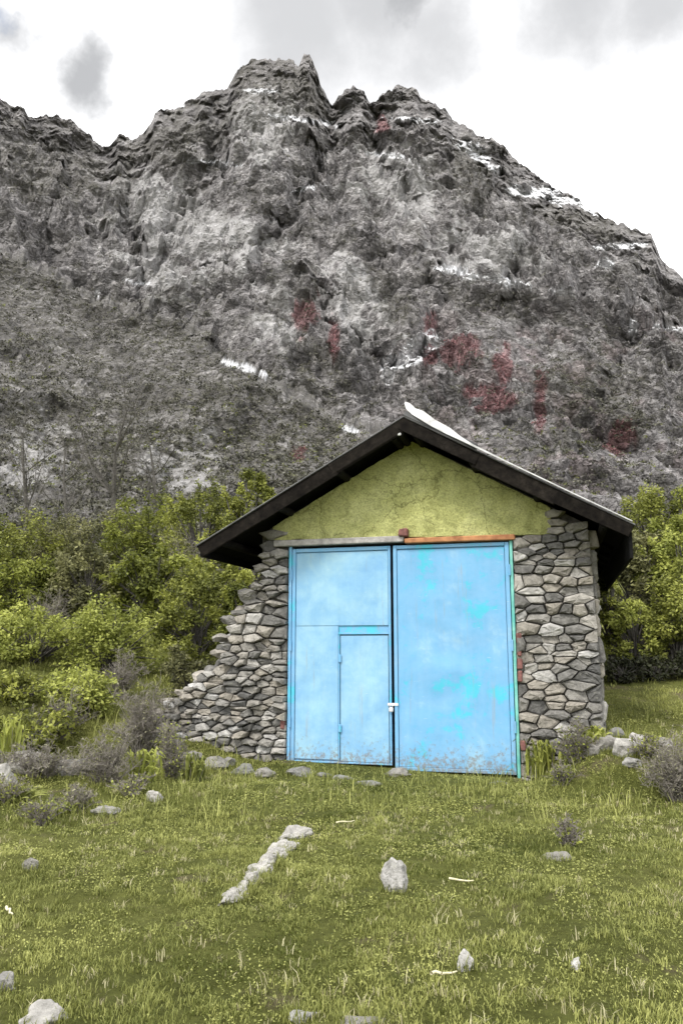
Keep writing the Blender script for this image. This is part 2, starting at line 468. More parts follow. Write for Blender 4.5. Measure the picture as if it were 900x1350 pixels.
edge = (disp - fbm(P / 60, 2) * 4) * 0.10
z2 = z2 + disp * 0.66 * keepz + np.clip(edge, -2.5, 2.5) * (1 - keepz)
MP = np.stack([np.sin(A.ravel()) * r2, np.cos(A.ravel()) * r2, z2], -1)
# back side of the ridge
nv, nA = A.shape
top = MP.reshape(nv, nA, 3)[-1]
back = []
for k, (dr, dz) in enumerate(((25, -8), (90, -70), (400, -420), (900, -700))):
    bk = top.copy(); rn = np.hypot(top[:, 0], top[:, 1])[:, None]; bk[:, :2] *= (rn + dr) / rn
    bk[:, 2] = np.maximum(bk[:, 2] + dz, -5 if k == 3 else 20); back.append(bk)
MPa = np.concatenate([MP] + back); nvt = nv + 4
# what grows or lies on the slope, as masks with shapes of their own
pxx = MP[:, 0]; pyy = MP[:, 1]; pzz = MP[:, 2] - 1.55
cz = pyy * math.cos(PITCH) + pzz * math.sin(PITCH); cy = -pyy * math.sin(PITCH) + pzz * math.cos(PITCH)
ix = 450 + FPX * pxx / cz; iy = 675 - FPX * cy / cz
wob = fbm(P / 14 + 90, 4); wob2 = fbm(P / 5 + 33, 3)


def patch(cx, cy, rx, ry, ang=0, wb=0.6, soft=0.22):
    ca, sa = math.cos(R(ang)), math.sin(R(ang)); dx, dy = ix - cx, iy - cy
    d = np.sqrt(((dx * ca + dy * sa) / rx) ** 2 + ((-dx * sa + dy * ca) / ry) ** 2)
    return sstep(d + wob * wb + wob2 * wb * 0.5, 1.0 + soft, 1.0 - soft)


def many(lst, wb=0.6, soft=0.22):
    s = np.zeros(len(ix))
    for a in lst: s = np.maximum(s, patch(*a, wb=wb, soft=soft))
    return s


red = many([(402, 412, 16, 22), (440, 445, 9, 24), (505, 165, 9, 11), (568, 428, 12, 14), (606, 462, 22, 22), (664, 482, 11, 26), (655, 526, 26, 18), (616, 520, 12, 12), (711, 535, 10, 34), (816, 575, 18, 20), (392, 600, 10, 9), (566, 470, 10, 12)], 0.7)
red = np.maximum(red, 0.22 * sstep(fbm(P / 22 + 64, 3), 0.12, 0.5) * sstep(ix, 480, 600) * sstep(iy, 380, 450))
snow = many([(541, 467, 42, 15, -36), (655, 368, 50, 5, 10), (600, 357, 25, 4.5, 8), (322, 485, 32, 4, 16), (460, 566, 18, 3, 14), (628, 200, 26, 8, 35), (740, 262, 42, 8, 16), (640, 215, 22, 5, 30),
             (800, 350, 10, 6, 0), (820, 325, 30, 4, -3), (836, 425, 6, 12, 10), (545, 158, 34, 3.5, 2), (410, 160, 46, 3.5, 8), (285, 215, 44, 3, 4), (130, 385, 5, 5, 0), (690, 255, 26, 4, 12),
             (405, 248, 20, 3, -14), (520, 205, 30, 3, 4), (880, 432, 30, 3, 8), (345, 120, 25, 3, 3), (180, 372, 20, 3, 10), (740, 385, 16, 3, 4), (225, 140, 18, 3, -4)], 0.75, 0.10)
pale = many([(205, 275, 60, 45, 20), (250, 310, 70, 28, 30), (350, 165, 40, 40, 0), (455, 400, 22, 55, -25), (365, 425, 26, 40, 30), (45, 600, 38, 42, 10), (235, 610, 48, 45, 0), (530, 250, 60, 40, 20), (480, 380, 12, 60, -35), (640, 330, 60, 30, 10), (215, 360, 50, 26, 15), (300, 300, 70, 25, 20)], 0.9)
dark = many([(60, 225, 90, 35, 15), (240, 180, 60, 30, -15), (350, 120, 60, 40, 0), (425, 120, 16, 50, 10), (620, 230, 30, 34, 30), (775, 290, 60, 20, 10), (120, 460, 170, 75, 5), (300, 520, 120, 50, 10), (160, 230, 20, 60, 10), (515, 395, 14, 45, -30), (425, 470, 14, 40, -40), (400, 390, 14, 26, 0), (660, 400, 60, 14, 12), (780, 520, 80, 60, 0)], 0.9, 0.35)
scrub = np.clip(0.9 * dark + 1.0 * spur * (1 - 0.8 * pale) + 0.4 * (1 - rockiness) + 0.5 * sstep(fbm(MP / 25 + 8, 3), 0.0, 0.5), 0, 1)
attrs = {}
for nme, a in (('red', red), ('snow', snow), ('pale', pale), ('scrub', scrub), ('gully_dark', np.clip(gsum * 0.9, 0, 1)), ('hollow', sstep(fbm(MP / 11 + 20, 4), -0.5, 0.6))):
    attrs[nme] = np.concatenate([a, np.zeros(4 * nA)])
idx = np.arange(nvt * nA).reshape(nvt, nA)
Fq = np.stack([idx[:-1, :-1], idx[:-1, 1:], idx[1:, 1:], idx[1:, :-1]], -1).reshape(-1, 4)
m, t, b = M('mountain_rock', 0.95, 0.15); v = geopos(t)
n1_ = noise_node(t, 0.06, 9, 0.68, v, 0.5); r1 = ramp_node(t, [(0.29, (0.100, 0.094, 0.094)), (0.44, (0.215, 0.204, 0.203)), (0.56, (0.335, 0.320, 0.317)), (0.70, (0.51, 0.492, 0.486))]); t.links.new(n1_.outputs[0], r1.inputs[0])
# streaky bedding, tilted
mp = N(t, 'ShaderNodeMapping'); mp.inputs['Rotation'].default_value = (0, R(24), 0); mp.inputs['Scale'].default_value = (0.05, 0.05, 0.55); t.links.new(v, mp.inputs[0])
n2_ = noise_node(t, 1.0, 7, 0.7, mp.outputs[0], 0.3); r2_ = ramp_node(t, [(0.33, (0.50, 0.50, 0.50)), (0.55, (1.0, 1.0, 1.0)), (0.72, (1.45, 1.44, 1.42))]); t.links.new(n2_.outputs[0], r2_.inputs[0])
c = mixc(t, 0.75, r1.outputs[0], r2_.outputs[0], 'MULTIPLY')
vo = N(t, 'ShaderNodeTexVoronoi', feature='DISTANCE_TO_EDGE', Scale=0.19); mv = N(t, 'ShaderNodeMapping'); mv.inputs['Rotation'].default_value = (0, R(20), 0); mv.inputs['Scale'].default_value = (1, 1, 1.5)
nw_ = noise_node(t, 0.25, 5, 0.6, v); av = N(t, 'ShaderNodeVectorMath', operation='MULTIPLY_ADD'); t.links.new(nw_.outputs['Color'], av.inputs[0]); av.inputs[1].default_value = (7, 7, 7); t.links.new(v, av.inputs[2])
t.links.new(av.outputs[0], mv.inputs[0]); t.links.new(mv.outputs[0], vo.inputs['Vector'])
vr_ = ramp_node(t, [(0.0, (0.35, 0.35, 0.35)), (0.10, (1, 1, 1))]); t.links.new(vo.outputs['Distance'], vr_.inputs[0])
vc = N(t, 'ShaderNodeTexVoronoi', feature='F1', Scale=0.19); t.links.new(mv.outputs[0], vc.inputs['Vector'])
cellv = N(t, 'ShaderNodeMapRange'); t.links.new(vc.outputs['Color'], cellv.inputs[0]); cellv.inputs['To Min'].default_value = 0.65; cellv.inputs['To Max'].default_value = 1.35
c = mixc(t, 0.8, c, vr_.outputs[0], 'MULTIPLY'); c = mixc(t, 0.7, c, cellv.outputs[0], 'MULTIPLY')
c = mixc(t, attr(t, 'pale'), c, mixc(t, 0.75, c, (0.50, 0.49, 0.485)))
n3_ = noise_node(t, 0.35, 6, 0.7, v); r3 = ramp_node(t, [(0.36, (0, 0, 0)), (0.58, (1, 1, 1))]); t.links.new(n3_.outputs[0], r3.inputs[0])
sc = mixc(t, 1.0, attr(t, 'scrub'), r3.outputs[0], 'MULTIPLY')
n4_ = noise_node(t, 1.4, 4, 0.7, v); r4 = ramp_node(t, [(0.35, (0.060, 0.057, 0.047)), (0.7, (0.175, 0.168, 0.142))]); t.links.new(n4_.outputs[0], r4.inputs[0])
c = mixc(t, mixc(t, 0.8, (0, 0, 0), sc), c, r4.outputs[0])
c = mixc(t, mixc(t, 0.28, (0, 0, 0), attr(t, 'gully_dark')), c, (0.09, 0.087, 0.085))  # gullies mixed towards dark grey, strongest along their centre lines
c = mixc(t, mixc(t, 0.75, (0, 0, 0), attr(t, 'red')), c, mixc(t, 1.0, c, (0.95, 0.50, 0.52), 'MULTIPLY'))
gn = t.nodes.new('ShaderNodeNewGeometry'); sz_ = N(t, 'ShaderNodeSeparateXYZ'); t.links.new(gn.outputs['True Normal'], sz_.inputs[0])
fl_ = N(t, 'ShaderNodeMapRange', interpolation_type='SMOOTHSTEP'); t.links.new(sz_.outputs['Z'], fl_.inputs[0]); fl_.inputs['From Min'].default_value = -0.05; fl_.inputs['From Max'].default_value = 0.3; fl_.inputs['To Min'].default_value = 0.25
nsn = noise_node(t, 0.8, 5, 0.7, v); rsn = ramp_node(t, [(0.30, (0.25, 0.25, 0.25)), (0.46, (1, 1, 1))]); t.links.new(nsn.outputs[0], rsn.inputs[0])
sm_ = mixc(t, 1.0, mixc(t, 1.0, attr(t, 'snow'), fl_.outputs[0], 'MULTIPLY'), rsn.outputs[0], 'MULTIPLY')
c = mixc(t, sm_, c, (0.80, 0.81, 0.83))
t.links.new(c, b.inputs['Base Color'])
n5_ = noise_node(t, 0.9, 8, 0.78, v); pv = bump(t, b, n5_.outputs[0], 0.7, 1.0); vh = ramp_node(t, [(0.0, (0, 0, 0)), (0.35, (1, 1, 1))]); t.links.new(vo.outputs['Distance'], vh.inputs[0]); bump(t, b, vh.outputs[0], 0.9, 1.6, pv)
tag(link('mountain', mesh('mountain', MPa, Fq, False, attrs), None, m), kind='structure')


# ------------------------------------------------------------------ foliage generators
def leaf_quads(P, Nrm, size, asp=0.5, tint=None, r=None, fold=0.0):
    r = r or rng
    n = len(P); Nrm = Nrm / (np.linalg.norm(Nrm, axis=1, keepdims=True) + 1e-9)
    rv = r.normal(size=(n, 3)); a = np.cross(Nrm, rv); a /= np.linalg.norm(a, axis=1, keepdims=True) + 1e-9; b_ = np.cross(Nrm, a)
    s = (size * r.uniform(0.6, 1.35, n))[:, None]
    Vt = np.stack([P, P + a * s * 0.5 + b_ * s * asp * 0.5 + Nrm * s * fold, P + a * s, P + a * s * 0.5 - b_ * s * asp * 0.5 + Nrm * s * fold], 1).reshape(-1, 3)
    Fq = np.arange(n * 4).reshape(n, 4)
    tt = np.repeat(tint if tint is not None else r.uniform(0, 1, n), 4)
    return Vt, Fq, tt


def bush_data(rx, ry, hz, nleaf, leaf, seed, nclump=60, droop=0.0, low=0.05):
    r = np.random.default_rng(seed)
    # clump centres in an uneven ellipsoid standing on the ground
    d = r.normal(size=(nclump, 3)); d /= np.linalg.norm(d, axis=1, keepdims=True)
    rho = r.uniform(0.45, 1.0, nclump) ** 0.6
    lump = 1 + 0.55 * fbm(d * 1.8 + seed * 3.1, 2)
    C = d * (rho * lump)[:, None]
    C[:, 2] = low + 0.5 + 0.5 * C[:, 2]
    C[:, 2] = np.maximum(C[:, 2], low)
    C = C * np.array([rx, ry, hz])
    sz = min(rx, hz) * r.uniform(0.08, 0.34, nclump)
    wt = sz ** 2; k = r.choice(nclump, nleaf, p=wt / wt.sum())
    g = r.normal(size=(nleaf, 3)); g /= np.linalg.norm(g, axis=1, keepdims=True); g *= (r.uniform(0, 1, nleaf) ** 0.45)[:, None]
    off = g * sz[k][:, None] * np.array([1, 1, 0.8])
    P = C[k] + off
    if droop: P[:, 2] -= droop * (off[:, 0] ** 2 + off[:, 1] ** 2) / (sz[k] ** 2 + 1e-6) * sz[k]
    P[:, 2] = np.maximum(P[:, 2], 0.01)
    ns_ = int(nclump * 0.9); ci = r.choice(nclump, ns_); out_ = C[ci] - np.array([0, 0, hz * 0.3]); out_ /= np.linalg.norm(out_, axis=1, keepdims=True) + 1e-6
    dirs = out_ * 0.8 + np.array([0, 0, 0.55]) + r.normal(size=(ns_, 3)) * 0.35; dirs /= np.linalg.norm(dirs, axis=1, keepdims=True); sl = r.uniform(0.18, 0.5, ns_) * min(hz, rx * 1.5) * 0.8
    nsl = nleaf // 5; sel = r.integers(0, ns_, nsl); ft = r.uniform(0.1, 1, nsl)
    P[:nsl] = C[ci][sel] + dirs[sel] * (sl[sel] * ft)[:, None] + np.array([0, 0, -0.25]) * (sl[sel] * ft ** 2)[:, None] + r.normal(size=(nsl, 3)) * leaf * 0.45
    P[:, 2] = np.maximum(P[:, 2], 0.01); k[:nsl] = ci[sel]
    nrm = g * 0.8 + np.array([0, 0, 0.7]) + r.normal(size=(nleaf, 3)) * 0.55
    base_t = r.uniform(0.0, 0.85, nclump)
    tint = np.clip(base_t[k] + r.normal(size=nleaf) * 0.2, 0, 1)
    leaves = leaf_quads(P, nrm, leaf, 0.55, tint, r)
    segs = [(C[ci[i]], C[ci[i]] + dirs[i] * sl[i] + np.array([0, 0, -0.25 * sl[i]]), 0.006, 0.002) for i in range(ns_)]
    for i in range(nclump):
        p0 = np.array([r.normal() * 0.06 * rx, r.normal() * 0.06 * ry, -0.05]); mid = p0 * 0.5 + C[i] * 0.5 + np.array([0, 0, 0.12 * hz]) + r.normal(size=3) * 0.05 * rx
        mid[:2] *= 0.75
        rad_ = 0.010 + 0.012 * hz
        segs.append((p0, mid, rad_, rad_ * 0.6)); segs.append((mid, C[i], rad_ * 0.6, rad_ * 0.2))
        for _ in range(2): segs.append((C[i], C[i] + r.normal(size=3) * sz[i] * 0.7, rad_ * 0.25, 0.002))
    return leaves, segs


def gpos(px, d):
    """point on the ground d metres ahead, under photo column px"""
    x = (px - 450) / FPX * (d * math.cos(PITCH) + 0.0)
    return x, d


def ztop(py, d):
    r = ray(450, py); return 1.55 + d * r[2] / r[1]


def bush(name, px, ptop, d, hw, mat, label, group=None, leaf=0.10, dens=1.0, cat='shrub', seed=0, nclump=60, crown='crown', stem='stem', low=0.05, droop=0.0, ry=None, minh=0.4):
    x, y = gpos(px, d); z = Hz(x, y); h = max(minh, ztop(ptop, d) - z); rx = hw / FPX * d
    e = empty(name, (x, y, z), random.uniform(-0.4, 0.4))
    area = rx * h * 4
    n = int(np.clip(area * 1100 * dens * (0.1 / leaf) ** 1.5, 600, 16000))
    (Vt, Fq, tt), segs = bush_data(rx * 0.93, (ry or rx) * 0.93, h * 0.93, n, leaf, seed, nclump, droop, low)
    link(crown, mesh(crown, Vt, Fq, False, {'tint': tt}), e, mat)
    Vs, Fs = tubes(segs, 4); link(stem, mesh(stem, Vs, Fs, True), e, mat_bark)
    tag(e, label, cat, group); return e


def dry_shrub(name, px, pbase, ptop, d, hw, label, group=None, seed=0, nst=46, leaves=0, mat=None):
    r = np.random.default_rng(seed)
    x, y = gpos(px, d); z = Hz(x, y); h = max(0.25, ztop(ptop, d) - z); rx = hw / FPX * d
    e = empty(name, (x, y, z)); segs = []; tips = []
    for i in range(nst):
        th = r.uniform(0, 2 * math.pi); sp = r.uniform(0.1, 1.0) ** 0.7
        sp *= 0.65 + 0.5 * math.sin(2 * th + seed) ** 2 + 0.2 * math.sin(5 * th + seed * 2)
        tip = np.array([math.cos(th) * sp * rx, math.sin(th) * sp * rx, h * r.uniform(0.30, 1.0) * (1 - 0.35 * sp ** 2)])
        p = np.array([r.normal() * 0.08 * rx, r.normal() * 0.08 * rx, -0.04]); rad_ = r.uniform(0.004, 0.009); nseg = 4; pts = [p]
        for k in range(1, nseg + 1):
            f = k / nseg; pts.append(p * (1 - f) + tip * f + np.array([0, 0, 0.10 * h * math.sin(f * math.pi)]) + r.normal(size=3) * 0.035 * rx)
        for k in range(nseg):
            segs.append((pts[k], pts[k + 1], rad_ * (1 - k / (nseg + 1)), rad_ * (1 - (k + 1) / (nseg + 1))))
            for _ in range(5):
                f = r.uniform(); s0 = pts[k] * (1 - f) + pts[k + 1] * f; dr = r.normal(size=3); dr[2] = abs(dr[2]) * 0.8 + 0.2; dr /= np.linalg.norm(dr); ln = r.uniform(0.06, 0.22) * h * 0.8
                s1 = s0 + dr * ln; segs.append((s0, s1, 0.0032, 0.0018)); tips.append(s1)
                for _ in range(2):
                    d2 = dr + r.normal(size=3) * 0.6; d2 /= np.linalg.norm(d2); f2 = r.uniform(0.3, 1); q0 = s0 * (1 - f2) + s1 * f2
                    segs.append((q0, q0 + d2 * ln * 0.6, 0.0024, 0.0014)); tips.append(q0 + d2 * ln * 0.6)
    Vs, Fs = tubes(segs, 3); link('twigs', mesh('twigs', Vs, Fs, False), e, mat_twig)
    if leaves:
        T = np.array(tips); T = T[r.choice(len(T), min(leaves, len(T)), replace=len(T) < leaves)]
        Vt, Fq, tt = leaf_quads(T, r.normal(size=T.shape) + np.array([0, 0, 0.6]), 0.035, 0.5, None, r)
        link('leaves', mesh('leaves', Vt, Fq, False, {'tint': tt}), e, mat or leaf_sage)
    tag(e, label, 'shrub', group); return e


def weed(name, px, pbase, ptop, d, hw, label, seed, group=None, n=60, mat=None, ll=None):
    """broad-leaved weed: rosette of long bent leaves"""
    r = np.random.default_rng(seed); x, y = gpos(px, d); z = Hz(x, y); h = max(0.12, ztop(ptop, d) - z); rx = hw / FPX * d
    e = empty(name, (x, y, z)); Vs = []; Fs = []; T = []; segs = []
    n = int(n * 1.6)
    for i in range(n):
        th = r.uniform(0, 2 * math.pi); c0 = np.array([r.normal() * 0.35 * rx, r.normal() * 0.35 * rx, -0.02])
        ln = r.uniform(0.5, 1.0); dr = np.array([math.cos(th), math.sin(th), 0]); sd_ = np.array([-dr[1], dr[0], 0])
        wd = r.uniform(0.009, 0.020); hh = h * r.uniform(0.4, 1.0); k0 = len(Vs); K = 5
        for k in range(K):
            f = k / (K - 1); c_ = c0 + dr * rx * 0.7 * ln * f ** 1.3 + np.array([0, 0, hh * math.sin(min(f * 2.0, 2.2)) * 1.0])
            wk = wd * math.sin(math.pi * (0.12 + 0.86 * f))
            Vs += [c_ - sd_ * wk, c_ + sd_ * wk + np.array([0, 0, 0.01])]
        for k in range(K - 1): Fs.append((k0 + 2 * k, k0 + 2 * k + 1, k0 + 2 * k + 3, k0 + 2 * k + 2))
        T += [r.uniform(0.1, 1)] * (2 * K)
        if i % 6 == 0: segs.append((c0, c0 + np.array([r.normal() * 0.03, r.normal() * 0.03, hh * 0.9]), 0.005, 0.002))
    link('leaves', mesh('leaves', np.array(Vs), np.array(Fs), False, {'tint': T}), e, mat or leaf_weed)
    a, b_ = tubes(segs, 3); link('stem', mesh('stem', a, b_, False), e, mat_twig)
    tag(e, label, 'weed', group); return e


# ------------------------------------------------------------------ rocks
import bmesh


def rock_mesh(seed, sub=3, rough=0.28, cuts=5):
    bm = bmesh.new(); bmesh.ops.create_icosphere(bm, subdivisions=sub, radius=1.0)
    r = np.random.default_rng(seed); P = np.array([v.co[:] for v in bm.verts])
    for _ in range(cuts):                                   # flatten some sides
        n = r.normal(size=3); n /= np.linalg.norm(n); lim = r.uniform(0.55, 0.85); k = P @ n
        P = P - np.outer(np.clip(k - lim, 0, None), n)
    P *= (1 + rough * fbm(P * 1.3 + seed * 7.7, 4, 2.1, 0.55))[:, None]
    for v, p in zip(bm.verts, P): v.co = p
    me = bpy.data.meshes.new('rock'); bm.to_mesh(me); bm.free()
    me.polygons.foreach_set('use_smooth', np.full(len(me.polygons), False)); return me


ROCKS = []


def rock(px, py, hwx, hz, seed, label, mat=None, group=None, rz=0.0, ry=0.7, name='rock', sink=0.40, sub=4, cat='rock', d=None):
    """a rock whose foot shows at photo pixel (px, py) on the ground"""
    if d is None:
        r = ray(px, py); tt = 3.0
        for _ in range(40):                                  # walk the ray to the ground
            Pp = CAM + r * tt; g = Hz(Pp[0], Pp[1]); tt += (Pp[2] - g) * 1.2
            tt = min(max(tt, 1.5), 40)
        x, y = (CAM + r * tt)[:2]
    else: x, y = gpos(px, d)
    z = Hz(x, y); s = y / FPX
    o = link(name, rock_mesh(seed, sub), None, mat or mat_rock)
    sx, sy, sz = hwx * s, hwx * s * ry, hz * s
    zs_ = sz / (2 - 2 * sink)
    for v_ in o.data.vertices: v_.co = (v_.co.x * sx, v_.co.y * sy, v_.co.z * zs_)
    o.rotation_euler = (0, 0, rz)
    o.location = (x, y, z + zs_ * (1 - 2 * sink))
    ROCKS.append((x, y, sx, sy)); tag(o, label, cat, group); return o


# ------------------------------------------------------------------ the hut
hut = empty('stone_hut', HO, -HA)
tag(hut, 'small stone hut with blue metal double door, plastered gable and black overhanging roof', 'hut')

UA, WA = hpix(532, 547, -0.6); UL, WL = hpix(258, 718, -0.6); UR, WR = hpix(838, 690, -0.6)
WLINT = 2.95


def roof_under(u, drop=0.0):
    """underside height of the roof deck at u"""
    f = np.where(u < UA, (u - UL) / (UA - UL), (UR - u) / (UR - UA)); base = np.where(u < UA, WL, WR)
    return base + (WA - base) * f - 0.17 - drop


DEPTH = 6.6
uL, uR = -1.87, 2.50
DL, DR = -1.425, 1.535             # door opening
# wall core: right pier, left pier, gable, side and back walls, each a slab behind the stones
core = []


def prism(poly, y0, y1):
    n = len(poly); V = [(p[0], y0, p[1]) for p in poly] + [(p[0], y1, p[1]) for p in poly]
    Fc = [tuple(range(n)), tuple(range(2 * n - 1, n - 1, -1))] + [(i + n, (i + 1) % n + n, (i + 1) % n, i)[::1] for i in range(n)]
    return V, Fc


def join(parts):
    V = []; Fc = []
    for v, f in parts:
        k = len(V); V += list(v); Fc += [tuple(i + k for i in ff) for ff in f]
    return V, Fc


ruL, ruR, ruA = float(roof_under(uL, .02)), float(roof_under(uR, .02)), float(roof_under(UA, .02))
parts = [prism([(DR + 0.03, -0.6), (uR + 0.06, -0.6), (uR, float(roof_under(uR, .02))), (DR + 0.03, float(roof_under(DR, .02)))], 0.03, 0.45),
         prism([(uL - 0.05, -0.6), (DL - 0.03, -0.6), (DL - 0.03, float(roof_under(DL, .02))), (uL, ruL)], 0.03, 0.45),
         prism([(DL - 0.03, WLINT + 0.1), (DR + 0.03, WLINT + 0.1), (DR + 0.03, float(roof_under(DR, .02))), (UA, ruA), (DL - 0.03, float(roof_under(DL, .02)))], 0.03, 0.45),
         box_data(uL - 0.05, uL + 0.4, 0.451, DEPTH, -0.6, ruL - 0.02), 
         prism([(uL - 0.05, -0.6), (uR + 0.06, -0.6), (uR, ruR), (UA, ruA), (uL, ruL)], DEPTH + 0.001, DEPTH + 0.4)]
V, Fc = join(parts)
wall = link('stone_wall', mesh('stone_wall', V, Fc), hut, mat_core)


def clip(poly, px, pz, nx, nz):
    """keep the side where (p - (px,pz)).n <= 0"""
    o = []
    for i in range(len(poly)):
        a, b_ = poly[i], poly[(i + 1) % len(poly)]
        da = (a[0] - px) * nx + (a[1] - pz) * nz; db = (b_[0] - px) * nx + (b_[1] - pz) * nz
        if da <= 0: o.append(a)
        if (da < 0) != (db < 0) and abs(da - db) > 1e-12:
            f = da / (da - db); o.append((a[0] + (b_[0] - a[0]) * f, a[1] + (b_[1] - a[1]) * f))
    return o


def inpoly(p, poly):
    c_ = False
    for i in range(len(poly)):
        a, b_ = poly[i], poly[i - 1]
        if (a[1] > p[1]) != (b_[1] > p[1]) and p[0] < (b_[0] - a[0]) * (p[1] - a[1]) / (b_[1] - a[1]) + a[0]: c_ = not c_
    return c_


def stones(bb, inside, cuts, assign, mat, hmin, hmax, wmin, wmax, seed, y0=0.0, prot=(0.03, 0.09), gap=0.010, back=0.10):
    """fill an outline on the facade with fitted rubble stones, one object each: bb = bounds, inside(p) = outline,
    cuts = straight edges (px, pz, nx, nz), assign(x, z) -> (parent, shift)"""
    r = random.Random(seed); seeds = []; z = bb[2]
    while z < bb[3]:
        h = r.uniform(hmin, hmax); x = bb[0] - r.uniform(0, wmax)
        while x < bb[1] + wmax:
            wd = r.uniform(wmin, wmax) * (1.4 if r.random() < 0.12 else 1)
            p = (x + wd / 2, z + h / 2 + r.uniform(-0.45, 0.45) * h)
            if all((p[0] - c_[0]) * c_[2] + (p[1] - c_[1]) * c_[3] < 0 for c_ in cuts): seeds.append(p)
            x += wd
        z += h
    AS = 0.52                                                # cells are wider than tall
    n = 0
    for i, s in enumerate(seeds):
        if not inside(s): continue
        cell = [(s[0] - 0.7, s[1] - 0.4), (s[0] + 0.7, s[1] - 0.4), (s[0] + 0.7, s[1] + 0.4), (s[0] - 0.7, s[1] + 0.4)]
        for j, q_ in enumerate(seeds):
            if i == j or abs(q_[0] - s[0]) > 1.0 or abs(q_[1] - s[1]) > 0.6: continue
            nx, nz = (q_[0] - s[0]) * AS * AS, (q_[1] - s[1])
            cell = clip(cell, (s[0] + q_[0]) / 2, (s[1] + q_[1]) / 2, nx, nz)
            if len(cell) < 3: break
        if len(cell) < 3: continue
        cx = sum(p[0] for p in cell) / len(cell); cz_ = sum(p[1] for p in cell) / len(cell)
        for c_ in cuts:
            cell2 = clip(cell, *c_)
            if len(cell2) >= 3: cell = cell2
        # drop slivers
        xs_ = [p[0] for p in cell]; zs_ = [p[1] for p in cell]
        if max(xs_) - min(xs_) < 0.02 or max(zs_) - min(zs_) < 0.02: continue
        # round the corners (one Chaikin pass), then shrink for the joint
        rd = []
        for k in range(len(cell)):
            a, b_ = cell[k], cell[(k + 1) % len(cell)]
            if math.hypot(a[0] - b_[0], a[1] - b_[1]) < 0.02: rd.append(((a[0] + b_[0]) / 2, (a[1] + b_[1]) / 2)); continue
            f = r.uniform(0.02, 0.15); rd.append((a[0] + (b_[0] - a[0]) * f, a[1] + (b_[1] - a[1]) * f)); f = 1 - r.uniform(0.02, 0.15); rd.append((a[0] + (b_[0] - a[0]) * f, a[1] + (b_[1] - a[1]) * f))
        cx = sum(p[0] for p in rd) / len(rd); cz_ = sum(p[1] for p in rd) / len(rd)
        hw_ = max(0.02, (max(xs_) - min(xs_)) / 2); hh_ = max(0.02, (max(zs_) - min(zs_)) / 2)
        pr = r.uniform(*prot); gx, gz = r.uniform(-0.25, 0.25), r.uniform(-0.3, 0.3)
        g = gap * r.uniform(0.5, 1.6); m_ = len(rd); Vt = []
        for lev, (sc_, yy) in enumerate(((1.0, back), (1.0, 0.0), (r.uniform(0.9, 0.98), -pr * r.uniform(0.55, 0.9)), (r.uniform(0.5, 0.8), -pr))):
            for p in rd:
                dx, dz = p[0] - cx, p[1] - cz_
                fx = sc_ * (1 - g / hw_); fz = sc_ * (1 - g / hh_)
                jit = r.uniform(-1, 1) * 0.010 if lev > 1 else 0
                Vt.append((dx * fx + jit, yy + (gx * dx + gz * dz) * (1.0 if lev > 1 else 0) * 0.5 + jit, dz * fz + jit))
        Fc_ = []
        for lev in range(3):
            for k in range(m_):
                j = (k + 1) % m_; Fc_.append((lev * m_ + k, lev * m_ + j, (lev + 1) * m_ + j, (lev + 1) * m_ + k))
        c0 = len(Vt); Vt.append((r.uniform(-.2, .2) * hw_, -pr * r.uniform(0.95, 1.2), r.uniform(-.2, .2) * hh_))
        for k in range(m_): Fc_.append((3 * m_ + k, 3 * m_ + (k + 1) % m_, c0))
        me = mesh('stone', np.array(Vt), Fc_, False); par, sh = assign(cx, cz_); o = link('stone', me, par, mat)
        o.location = (cx + sh, y0 + r.uniform(-0.012, 0.012), cz_); n += 1
    return n


# right pier: up to the dark corner under the roof, beside the plaster
def wside(p): return p[1] < float(roof_under(np.array(p[0]), 0.06))


stones((DR, uR + 0.1, -0.35, 3.4), lambda p: wside(p) and (p[1] < 2.93 or p[0] > 2.07),
       [(DR + 0.035, 0, -1, 0), (uR + 0.07, 0, 1, -0.0), (uR + 0.02, 2.9, 1, 0.03)], lambda x, z: (wall, 0), mat_stone, 0.05, 0.145, 0.10, 0.32, 11, prot=(0.02, 0.085), gap=0.006)
wing = empty('dry_stone_wall', hworld(-2.6, -0.05, 0.0), -HA)
tag(wing, 'tumbled dry-stone wall sloping down from the left corner of the hut', 'stone wall')
wing_poly = [(-3.95, -0.35), (uL + 0.01, -0.35), (uL + 0.01, 2.50), (-2.10, 2.20), (-2.38, 1.82), (-2.48, 1.32), (-2.93, 1.0), (-3.32, 0.68), (-3.70, 0.36), (-3.92, 0.12)]
stones((-4.0, DL, -0.35, 3.4), lambda p: inpoly(p, wing_poly) or (p[0] > uL and wside(p) and (p[1] < 2.93 or p[0] < -1.70)),
       [(DL - 0.035, 0, 1, 0)], lambda x, z: (wall, 0) if x > uL - 0.02 else (wing, 2.6), mat_stone, 0.05, 0.145, 0.09, 0.30, 13, y0=-0.01, prot=(0.025, 0.12), gap=0.007)
# right side wall, seen only from a step to the side: its own slab and stones
sidew = link('side_wall', mesh('side_wall', *box_data(0.451, DEPTH, 0.03, 0.45, -0.6, ruR - 0.02)), hut, mat_core)
sidew.location = (uR + 0.05, 0, 0); sidew.rotation_euler = (0, 0, math.pi / 2)
stones((0.05, DEPTH + 0.3, 0.2, 3.2), lambda p: p[1] < ruR - 0.05, [(0.03, 0, -1, 0), (DEPTH + 0.38, 0, 1, 0)], lambda x, z: (sidew, 0), mat_stone, 0.14, 0.25, 0.28, 0.58, 17, prot=(0.02, 0.07), gap=0.007)
